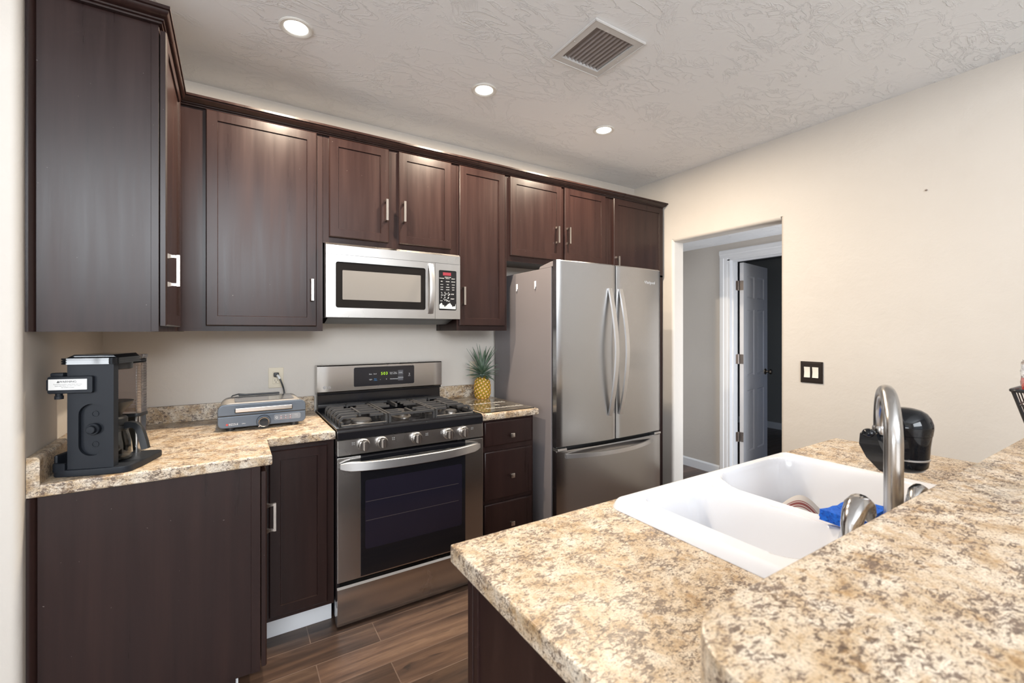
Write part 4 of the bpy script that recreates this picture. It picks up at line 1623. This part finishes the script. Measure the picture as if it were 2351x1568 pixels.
# lid slab with grooves
b = B(XF)
for i, (z0, z1, g_) in enumerate(((1.2685, 1.2735, 0.0), (1.2735, 1.2755, 0.002), (1.2755, 1.2805, 0.0), (1.2805, 1.2825, 0.002), (1.2825, 1.288, 0.0))):
    b.prism(rrect(0.020 + g_, 0.172 - g_, 0.0 + g_, 0.165 - g_, 0.02), z0, z1, 'z')
b.prism([(0.03, 1.288), (0.165, 1.288), (0.155, 1.2985), (0.05, 1.2985)], 0.02, 0.155, 'y', 0.002)
b.prism([(0.10, 0.14), (0.165, 0.12), (0.172, 0.185), (0.10, 0.185)], 1.262, 1.277, 'z', 0.004)
obj('lid', b, M['gloss'], t_)
b = B(XF)
b.prism(rrect(0.038, 0.056, 0.034, 0.180, 0.008), 0.9366, 1.2684, 'z')
obj('column', b, M['chrome'], t_)
b = B(XF)
b.lathe([(0.052, 1.268), (0.052, 1.248), (0.046, 1.245), (0.0, 1.245)], (0.115, 0.10, 0), 'z', 28, False)
obj('brew_spout', b, M['black'], t_)
b = B(XF)
b.lathe([(0.058, 1.136), (0.054, 1.125), (0.030, 1.098), (0.026, 1.088), (0.0, 1.088)], (0.112, 0.098, 0), 'z', 28, False)
b.lathe([(0.058, 1.136), (0.0, 1.136)], (0.112, 0.098, 0), 'z', 28, False)
b.prism([(0.06, 0.09), (0.112, 0.05), (0.112, 0.15), (0.06, 0.14)], 1.115, 1.135, 'z')
obj('brew_basket', b, M['black'], t_)
b = B(XF)
b.prism(rrect(0.050, 0.150, 0.186, 0.246, 0.016), 0.9366, 1.066, 'z')
obj('side_body', b, M['chrome'], t_)
b = B(XF)
b.prism(rrect(0.046, 0.154, 0.182, 0.250, 0.018), 1.0662, 1.078, 'z', 0.002)
tk_ = obj('tank_collar', b, M['black'], t_)
b = B(XF)
t = bmesh.new()
outl = rrect(0.048, 0.152, 0.184, 0.248, 0.017, 6)
ribs = []
cx_ = (0.10, 0.216)
for i in range(61):
    zz = 1.0785 + (1.278 - 1.0785) * i / 60
    kk = 1.0 - (0.022 if i % 3 == 0 and 4 < i < 56 else 0)
    ribs.append([t.verts.new((cx_[0] + (p[0] - cx_[0]) * kk, cx_[1] + (p[1] - cx_[1]) * kk, zz)) for p in outl])
for a, c_ in zip(ribs, ribs[1:]):
    for i in range(len(a)):
        t.faces.new((a[i], a[(i + 1) % len(a)], c_[(i + 1) % len(a)], c_[i]))
t.faces.new(ribs[0][::-1])
t.faces.new(ribs[-1])
bmesh.ops.recalc_face_normals(t, faces=t.faces)
b.add(t)
obj('water_tank', b, M['tank'], t_)
b = B(XF)
b.prism(rrect(0.046, 0.154, 0.182, 0.250, 0.018), 1.2785, 1.290, 'z', 0.002)
obj('tank_lid', b, M['tank'], t_)

# its glass carafe is lifted out to pour, so it stands for itself
cc = XF @ Vector((0.112, 0.098, 0))
t_ = thing('glass_carafe', 'glass coffee carafe with black handle inside the coffee maker', 'carafe', (cc.x, cc.y, 0.937))
b = B(XF)
c0 = (0.112, 0.098, 0)
b.lathe([(0.0, 0.9372), (0.046, 0.9372), (0.053, 0.942), (0.055, 0.960), (0.052, 0.995), (0.044, 1.030), (0.039, 1.055), (0.040, 1.068), (0.0382, 1.068), (0.0372, 1.055), (0.042, 1.030), (0.050, 0.995), (0.053, 0.960), (0.051, 0.9435), (0.045, 0.9395), (0.0, 0.9395)], c0, 'z', 36, False)
obj('jug', b, M['glass'], t_)
b = B(XF)
b.lathe([(0.041, 1.056), (0.042, 1.060), (0.042, 1.078), (0.036, 1.084), (0.0, 1.084)], c0, 'z', 30, False)
b.lathe([(0.0405, 1.036), (0.0415, 1.040), (0.0415, 1.050), (0.0405, 1.054)], c0, 'z', 30, False)
obj('lid', b, M['black'], t_)
b = B(XF)
hp = [(0.150, 0.098, 1.052), (0.170, 0.094, 1.056), (0.186, 0.090, 1.053), (0.196, 0.088, 1.043), (0.203, 0.086, 1.025), (0.210, 0.085, 1.000), (0.2165, 0.084, 0.972)]
b.sweep(hp, [(-0.010, -0.010), (0.010, -0.010), (0.012, 0.0), (0.010, 0.008), (-0.010, 0.008), (-0.012, 0.0)], (0, 1, 0))
obj('handle', b, M['black'], t_)

# =================================================================== ON THE RIGHT COUNTER
b = B()
b.box(1.192, 1.538, 2.192, 2.622, 0.9143, 0.9185, 0.0012, 1)
gb = single('cutting_board', b, M['board'], 'clear glass cutting board with white lettering in front of the pineapple', 'cutting board', (1.365, 2.41, 0.9143))
for s_, q_, m_ in (('HAPPINESS', 0.060, T(1.372, 2.470, 0.9189)), ('IS', 0.055, T(1.390, 2.385, 0.9189)), ('homemade', 0.066, T(1.395, 2.300, 0.9189) @ Matrix.Shear('XY', 4, (0.3, 0)))):
    writing('lettering', [(s_, q_ * 0.86, m_)], M['board_print'], gb, 'white lettering on the glass', 0.0002)

# pineapple
px, py, pz = 1.452, 2.690, 0.9142
t_ = thing('pineapple', 'ripe yellow pineapple with a leafy crown against the fridge side', 'pineapple', (px, py, pz))
eyes = []
NE = 104
H = 0.152
for i in range(NE):
    h_ = (i + 0.5) / NE
    eyes.append((i * 2.399963, h_ * H))
prof_p = lambda h: 0.0585 * (max(0.0, 1 - abs((h / H - 0.47) / 0.56) ** 3.4)) ** 0.5 * (1.0 - 0.07 * (h / H))
t = bmesh.new()
NU, NV = 120, 88
vals = {}
rows = []
for j in range(NV + 1):
    h = H * (0.001 + 0.998 * j / NV)
    row = []
    rad = max(prof_p(h), 0.028 if 0 < j < NV else 0.026)
    for i in range(NU):
        a = 2 * PI * i / NU
        best = 9
        second = 9
        for ea, eh in eyes:
            dh = (h - eh)
            if abs(dh) > 0.022:
                continue
            da = (a - ea + PI) % (2 * PI) - PI
            if abs(da) > 0.6:
                continue
            d_ = math.hypot(da * rad, dh)
            if d_ < best:
                best, second = d_, best
            elif d_ < second:
                second = d_
        e_ = max(0.0, min(1.0, (second - best) / 0.0175))
        e2 = max(0.0, 1 - best / 0.0098)
        bumpv = 0.0045 * min(1.0, e_ * 1.6) + (0.0018 * (e2 > 0.75))
        v = t.verts.new((px + (rad + bumpv - 0.003) * math.cos(a), py + (rad + bumpv - 0.003) * math.sin(a), pz + h))
        vals[v] = min(0.62, e_ * 1.15) + (0.30 * max(0.0, min(1.0, (e2 - 0.45) / 0.2)))
        row.append(v)
    rows.append(row)
for a, c_ in zip(rows, rows[1:]):
    for i in range(NU):
        t.faces.new((a[i], a[(i + 1) % NU], c_[(i + 1) % NU], c_[i]))
t.faces.new(rows[0][::-1])
t.faces.new(rows[-1])
t.verts.index_update()
arr = [0.0] * len(t.verts)
for v, q in vals.items():
    arr[v.index] = q
me = bpy.data.meshes.new('fruit')
t.to_mesh(me)
t.free()
at = me.attributes.new('eye', 'FLOAT', 'POINT')
at.data.foreach_set('value', arr)
link(me, 'fruit', M['pine'], t_)


def blade(b, az, tilt, ln, wd, z0, r0, curl):
    """channelled tapering leaf"""
    t = bmesh.new()
    rows = []
    n = 9
    ang = tilt
    p = Vector((r0, 0, z0))
    for i in range(n + 1):
        u = i / n
        wv = wd * (1 - u ** 1.5) * (0.75 + 0.5 * min(1, u * 3) * (1 - 0.3 * u)) + 0.0004
        nrm = Vector((-math.sin(ang), 0, math.cos(ang)))
        rows.append([t.verts.new(p + Vector((0, s_ * wv, 0)) + nrm * (0.35 * wv * abs(s_)) + (nrm * -0.0012 if k else Vector((0, 0, 0)))) for k, s_ in ((0, -1), (0, 0), (0, 1), (1, 1), (1, 0), (1, -1))])
        p = p + Vector((math.cos(ang), 0, math.sin(ang))) * (ln / n)
        ang += curl / n
    for a, c_ in zip(rows, rows[1:]):
        for i in range(6):
            t.faces.new((a[i], a[(i + 1) % 6], c_[(i + 1) % 6], c_[i]))
    t.faces.new(rows[0][::-1])
    t.faces.new(rows[-1])
    bmesh.ops.recalc_face_normals(t, faces=t.faces)
    bmesh.ops.transform(t, matrix=T(px, py, 0) @ RZ(az), verts=t.verts)
    b.add(t)


b = B()
rnd = random.Random(11)
for i in range(58):
    u = i / 57
    az = i * 2.39996 + rnd.uniform(-0.15, 0.15)
    tilt = math.radians(-12 + 92 * u ** 1.15 + rnd.uniform(-7, 7))
    ln = 0.055 + 0.085 * math.sin(min(1.0, u * 1.25) * PI / 2) + rnd.uniform(-0.012, 0.02) + (0.03 if u > 0.7 else 0)
    blade(b, az, tilt, ln, 0.0125 - 0.003 * u, pz + H - 0.006 + 0.052 * u, 0.022 * (1 - u) + 0.003, math.radians(rnd.uniform(-35, 12) if u < 0.5 else rnd.uniform(-30, 6)))
b.lathe([(0.024, pz + H - 0.008), (0.018, pz + H + 0.02), (0.008, pz + H + 0.055), (0.0, pz + H + 0.06)], (px, py, 0), 'z', 16)
obj('leaf_crown', b, M['leaf'], t_)

# plug with a red and white cap low in the half-hidden socket
b = B()
b.box(1.446, 1.470, BK - 0.034, BK - 0.0095, 1.068, 1.084, 0.004)
b.box(1.446, 1.470, BK - 0.050, BK - 0.0335, 1.070, 1.082, 0.003)
single('wall_plug', b, M['label'], 'small white plug in the socket beside the pineapple crown', 'plug', (1.458, BK - 0.0095, 1.068))

# =================================================================== SINK
SX0, SX1, SY0, SY1, SZ = 0.836, 1.710, 0.312, 0.858, 0.938


def sd(x, y, x0, x1, y0, y1, r):
    qx = abs(x - (x0 + x1) / 2) - (x1 - x0) / 2 + r
    qy = abs(y - (y0 + y1) / 2) - (y1 - y0) / 2 + r
    return math.hypot(max(qx, 0), max(qy, 0)) + min(max(qx, qy), 0) - r


def smooth(a, b_, x):
    u = max(0.0, min(1.0, (x - a) / (b_ - a)))
    return u * u * (3 - 2 * u)


def sink_z(x, y):
    o_ = sd(x, y, SX0, SX1, SY0, SY1, 0.035)
    z = SZ - 0.0215 * (max(0.0, 1 + o_ / 0.020)) ** 2.2 if o_ > -0.020 else SZ
    l_ = sd(x, y, 0.905, 1.140, 0.425, 0.812, 0.055)
    r_ = sd(x, y, 1.205, 1.655, 0.425, 0.812, 0.105)
    # the divider is a low rounded saddle
    if 1.13 < x < 1.215:
        z -= 0.012 * smooth(0.42, 0.50, y) * (1 - smooth(0.74, 0.82, y)) * (1 - abs(x - 1.1725) / 0.0425)
    z -= 0.155 * smooth(0.010, -0.045, l_) + 0.012 * smooth(-0.03, -0.12, l_)
    z -= 0.170 * smooth(0.010, -0.045, r_) + 0.012 * smooth(-0.04, -0.2, r_)
    return z


t = bmesh.new()
NX, NY = 190, 120
rows = []
for j in range(NY + 1):
    row = []
    for i in range(NX + 1):
        x = SX0 + (SX1 - SX0) * i / NX
        y = SY0 + (SY1 - SY0) * j / NY
        # keep the outline's rounded corners
        for cx_, sx in ((SX0 + 0.035, -1), (SX1 - 0.035, 1)):
            for cy_, sy in ((SY0 + 0.035, -1), (SY1 - 0.035, 1)):
                dx, dy = (x - cx_) * sx, (y - cy_) * sy
                if dx > 0 and dy > 0:
                    m_ = max(dx, dy)
                    d_ = math.hypot(dx, dy)
                    if d_ > 1e-9:
                        x = cx_ + sx * dx * m_ / d_
                        y = cy_ + sy * dy * m_ / d_
        row.append(t.verts.new((x, y, sink_z(x, y))))
    rows.append(row)
for a, c_ in zip(rows, rows[1:]):
    for i in range(NX):
        t.faces.new((a[i], a[i + 1], c_[i + 1], c_[i]))
edge = [rows[0][i] for i in range(NX + 1)] + [rows[j][NX] for j in range(1, NY + 1)] + [rows[NY][i] for i in range(NX - 1, -1, -1)] + [rows[j][0] for j in range(NY - 1, 0, -1)]
low = [t.verts.new((v.co.x, v.co.y, 0.9143)) for v in edge]
for i in range(len(edge)):
    k = (i + 1) % len(edge)
    t.faces.new((edge[i], edge[k], low[k], low[i]))
bmesh.ops.recalc_face_normals(t, faces=t.faces)
b = B()
b.add(t)
t_ = thing('sink', 'white double bowl drop-in sink set in the peninsula counter', 'sink', (1.27, 0.585, 0.9143))
obj('basin', b, M['porcelain'], t_)
for dx_, dy_ in ((1.022, 0.62), (1.43, 0.62)):
    b = B()
    zz = sink_z(dx_, dy_)
    b.lathe([(0.043, zz + 0.0005), (0.043, zz + 0.004), (0.034, zz + 0.003), (0.030, zz + 0.0012), (0.0, zz + 0.0012)], (dx_, dy_, 0), 'z', 30, False)
    obj('drain', b, M['chrome'], t_)

# faucet: tall gooseneck turned towards the right bowl
fx, fy, fz = 1.172, 0.364, SZ + 0.0003
t_ = thing('faucet', 'brushed steel gooseneck faucet with two lever handles behind the white sink', 'faucet', (fx, fy, fz))
b = B()
b.prism(rrect(fx - 0.19, fx + 0.19, fy - 0.026, fy + 0.026, 0.025, 8), fz, fz + 0.012, 'z', 0.004)
b.lathe([(0.027, fz + 0.012), (0.025, fz + 0.03), (0.020, fz + 0.045)], (fx, fy, 0), 'z', 28)
obj('base_plate', b, M['fsteel'], t_)
b = B()
ex, ey = 1.350, 0.446
dv = Vector((ex - fx, ey - fy, 0))
rad = dv.length / 2
dv.normalize()
zc = 1.2535 - rad - 0.0165
pth = [Vector((fx, fy, fz + 0.03 + (zc - fz - 0.03) * i / 6)) for i in range(6)]
for i in range(25):
    a = PI - PI * i / 24
    pth.append(Vector((fx, fy, zc)) + dv * (rad + rad * math.cos(a)) + Vector((0, 0, rad * math.sin(a))))
pth += [Vector((ex, ey, zc - 0.008)), Vector((ex, ey, zc - 0.016))]
side = dv.cross(Vector((0, 0, 1)))
b.tube(pth, 0.0167, 24, side, False, [1.0] * 6 + [1.0 - 0.22 * i / 24 for i in range(25)] + [0.78, 0.78])
obj('spout', b, M['fsteel'], t_)
b = B()
b.lathe([(0.0145, zc - 0.018), (0.0155, zc - 0.012), (0.0155, zc - 0.002), (0.0140, zc + 0.002)], (ex, ey, 0), 'z', 24)
obj('spout_ring', b, M['fsteel'], t_)


def lever(cx_, cy_, pts, rads, flat):
    b = B()
    b.lathe([(0.024, fz + 0.012), (0.024, fz + 0.020), (0.020, fz + 0.040), (0.017, fz + 0.055), (0.0, fz + 0.058)], (cx_, cy_, 0), 'z', 24, False)
    sec = [(math.cos(2 * PI * i / 16), flat * math.sin(2 * PI * i / 16)) for i in range(16)]
    b.sweep(pts, sec, (0, 0, 1), True, False, rads)
    return b


P_ = lambda x, y, z: (x, y, z)
b = lever(0.992, 0.372, [P_(0.968, 0.368, 0.962), P_(0.975, 0.368, 0.985), P_(0.984, 0.369, 1.008), P_(0.996, 0.370, 1.026), P_(1.014, 0.372, 1.038), P_(1.036, 0.374, 1.038), P_(1.056, 0.376, 1.028), P_(1.074, 0.378, 1.011), P_(1.086, 0.379, 0.996)],
          [0.010, 0.014, 0.017, 0.019, 0.020, 0.021, 0.021, 0.018, 0.010], 0.85)
obj('lever', b, M['chrome'], t_)
b = lever(1.330, 0.372, [P_(1.312, 0.372, 0.975), P_(1.320, 0.372, 0.993), P_(1.333, 0.372, 1.004), P_(1.350, 0.372, 1.006), P_(1.368, 0.372, 1.000), P_(1.384, 0.372, 0.990)],
          [0.008, 0.014, 0.016, 0.016, 0.014, 0.008], 0.85)
obj('lever', b, M['fsteel'], t_)

# water filter clipped under the spout end
wx, wy = 1.428, 0.420
t_ = thing('water_filter', 'glossy black domed water filter hanging on the faucet spout', 'water filter', (wx, wy, 1.022))
b = B()
fr = 0.0535
b.lathe([(0.0, 1.022), (0.020, 1.0235), (0.035, 1.029), (0.0435, 1.041), (0.0455, 1.059)], (wx, wy, 0), 'z', 40, False)
b.lathe([(0.0445, 1.0588), (0.0455, 1.062), (0.0475, 1.090), (0.0505, 1.1175)], (wx, wy, 0), 'z', 40, False)
b.lathe([(0.0500, 1.1175), (0.0515, 1.1185), (0.0535, 1.135), (0.0530, 1.146), (0.0485, 1.160), (0.041, 1.171), (0.030, 1.178), (0.015, 1.182), (0.0, 1.183)], (wx, wy, 0), 'z', 40, False)
bd = obj('housing', b, M['gloss'], t_)
b = B()
b.lathe([(0.0452, 1.0565), (0.0466, 1.0575), (0.0466, 1.0605), (0.0452, 1.0615)], (wx, wy, 0), 'z', 40, False)
obj('ring', b, M['hsteel'], bd)
b = B()
zb = zc - 0.0185
b.lathe([(0.021, zb - 0.002), (0.023, zb - 0.008), (0.023, zb - 0.026), (0.019, zb - 0.032), (0.0, zb - 0.032)], (ex, ey, 0), 'z', 28, False)
b.lathe([(0.0, zb - 0.0005), (0.021, zb - 0.002)], (ex, ey, 0), 'z', 28, False)
b.prism([(ex - 0.012, ey - 0.018), (wx - 0.02, wy - 0.034), (wx - 0.02, wy + 0.034), (ex - 0.004, ey + 0.022)], zb - 0.060, zb - 0.008, 'z', 0.006)
b.sweep([(ex - 0.030, ey + 0.012, zb + 0.004), (ex - 0.026, ey + 0.010, zb - 0.020), (ex - 0.008, ey + 0.002, zb - 0.052), (ex + 0.018, ey - 0.012, zb - 0.086), (ex + 0.040, ey - 0.022, zb - 0.104)],
        [(-0.022, -0.008), (0.022, -0.008), (0.022, 0.008), (-0.022, 0.008)], (0.35, 0.1, 1), True, False, [0.75, 1.0, 1.05, 0.9, 0.5])
b.ball((ex - 0.030, ey + 0.012, zb + 0.004), 0.014, 16, (1, 1, 0.8))
obj('connector', b, M['gloss'], t_)

# sponge lying on the rim between faucet and bowl
b = B()
t = bmesh.new()
bmesh.ops.create_cube(t, size=1)
bmesh.ops.subdivide_edges(t, edges=list(t.edges), cuts=7, use_grid_fill=True)
rnd = random.Random(5)
for v in t.verts:
    x, y, z = v.co
    q = 0.0012
    v.co = Vector((x * 0.150 + rnd.uniform(-q, q), y * 0.072 + rnd.uniform(-q, q), (z + 0.5) * 0.024 + (0.005 * (2 * x) ** 2 + 0.001 * (y * 2) ** 2) + rnd.uniform(-q, q) * (z > -0.45)))
bmesh.ops.transform(t, matrix=T(1.205, 0.445, SZ + 0.0015) @ RZ(math.radians(-4)), verts=t.verts)
b.add(t)
single('sponge', b, M['sponge'], 'bright blue curled sponge on the sink rim beside the faucet', 'sponge', (1.205, 0.452, SZ + 0.001))

# dish cloth heaped in the right bowl
t = bmesh.new()
uvl = t.loops.layers.uv.new('UVMap')
NC = 44
cxx, cyy = 1.475, 0.640
rows = []


def cloth_z(x, y):
    dx, dy = x - cxx, y - cyy
    hump = 0.105 * math.exp(-((dx + 0.01) / 0.075) ** 2 - ((dy - 0.035) / 0.075) ** 2)
    fold = 0.010 * math.sin(38 * dx + 16 * dy) * math.exp(-(dx * dx + dy * dy) / 0.02)
    return max(sink_z(x, y), sink_z(1.43, 0.62)) + 0.005 + hump + max(fold, -0.004) * 0.7


for j in range(NC + 1):
    row = []
    for i in range(NC + 1):
        u, v_ = i / NC, j / NC
        x = cxx + (u - 0.5) * 0.27 + 0.02 * math.sin(5 * v_)
        y = cyy + (v_ - 0.5) * 0.24 + 0.012 * math.sin(6 * u)
        row.append((t.verts.new((x, y, cloth_z(x, y))), (u, v_)))
    rows.append(row)
for a, c_ in zip(rows, rows[1:]):
    for i in range(NC):
        q = (a[i], a[i + 1], c_[i + 1], c_[i])
        f = t.faces.new([p[0] for p in q])
        for lp, p in zip(f.loops, q):
            lp[uvl].uv = p[1]
bmesh.ops.solidify(t, geom=list(t.faces), thickness=0.0025)
me = bpy.data.meshes.new('dish_cloth')
t.to_mesh(me)
t.free()
me.transform(T(-cxx, -cyy, -0.757))
o = link(me, 'dish_cloth', M['cloth'])
o.location = (cxx, cyy, 0.757)
AT[o.name] = (cxx, cyy, 0.757)
o['label'] = 'white dish cloth with thin red stripes heaped in the right sink bowl'
o['category'] = 'cloth'

# =================================================================== WIRE BASKET ON THE BAR
bx0, bx1, by0, by1, bz0, bz1 = 1.778, 2.08, 0.085, 0.302, 1.0706, 1.214
t_ = thing('wire_basket', 'black wire basket at the far right end of the raised bar', 'basket', ((bx0 + bx1) / 2, 0.19, bz0))
tp = 0.040


def lerp(u): return bx0 + tp * (1 - u), bx1 - tp * (1 - u), by0 + tp * 0.8 * (1 - u), by1 - tp * 0.8 * (1 - u), bz0 + 0.004 + (bz1 - bz0 - 0.004) * u


def loop_pts(u, r=0.014):
    a0, a1, c0, c1, z = lerp(u)
    return [(x, y, z) for x, y in rrect(a0, a1, c0, c1, r, 4)]


b = B()
b.tube(loop_pts(1.0), 0.0050, 10, (0, 0, 1), True)
obj('rim', b, M['wire'], t_)
for sx in (0, 1):
    for sy in (0, 1):
        b = B()
        pp = []
        for i in range(7):
            q = lerp(i / 6)
            pp.append((q[sx] + (0.004 if sx == 0 else -0.004), q[2 + sy] + (0.004 if sy == 0 else -0.004), q[4]))
        b.tube(pp, 0.0042, 8, (0.3, 1, 0))
        obj('corner_post', b, M['wire'], t_)
b = B()
for u in (0.0, 0.35, 0.72):
    b.tube(loop_pts(u), 0.0022, 6, (0, 0, 1), True)
n1 = 9
for i in range(1, n1):
    f_ = i / n1
    for sy in (0, 1):
        pts = []
        for u in (0.0, 0.5, 1.0):
            q = lerp(u)
            pts.append((q[0] + (q[1] - q[0]) * f_, q[2 + sy], q[4]))
        b.tube(pts, 0.0016, 6, (0, 1, 0.1))
    q = lerp(0)
    b.tube([(q[0] + (q[1] - q[0]) * f_, q[2], q[4]), (q[0] + (q[1] - q[0]) * f_, q[3], q[4])], 0.0016, 6)
for i in range(1, 7):
    f_ = i / 7
    for sx in (0, 1):
        pts = []
        for u in (0.0, 0.5, 1.0):
            q = lerp(u)
            pts.append((q[sx], q[2] + (q[3] - q[2]) * f_, q[4]))
        b.tube(pts, 0.0016, 6, (1, 0, 0.1))
obj('lattice', b, M['wire'], t_)
# a wrapped red packet standing in the basket
t_ = thing('snack_packet', 'red packet in clear film standing in the wire basket', 'packet', (1.886, 0.226, bz0 + 0.008))
b = B()
b.box(-0.037, 0.037, -0.015, 0.015, 0.0, 0.158, 0.010, 3, T(1.886, 0.250, bz0 + 0.018) @ RY(-0.22) @ RX(-0.17))
obj('packet', b, M['redpack'], t_)
b = B()
rnd = random.Random(2)
pth = []
t = bmesh.new()
rows = []
for j in range(9):
    u = j / 8
    hw, ht = 0.044 - 0.008 * u, 0.019 - 0.014 * u
    zz = 0.150 + 0.060 * u
    rows.append([t.verts.new((hw * math.cos(2 * PI * i / 20) * (1 + 0.10 * math.sin(5 * i + j)), ht * math.sin(2 * PI * i / 20) * (1 + 0.15 * math.cos(4 * i + 2 * j)), zz + 0.004 * math.sin(3 * i + j))) for i in range(20)])
for a, c_ in zip(rows, rows[1:]):
    for i in range(20):
        t.faces.new((a[i], a[(i + 1) % 20], c_[(i + 1) % 20], c_[i]))
t.faces.new(rows[-1])
bmesh.ops.recalc_face_normals(t, faces=t.faces)
bmesh.ops.transform(t, matrix=T(1.886, 0.250, bz0 + 0.018) @ RY(-0.22) @ RX(-0.17), verts=t.verts)
b.add(t)
obj('film', b, M['bag'], t_)
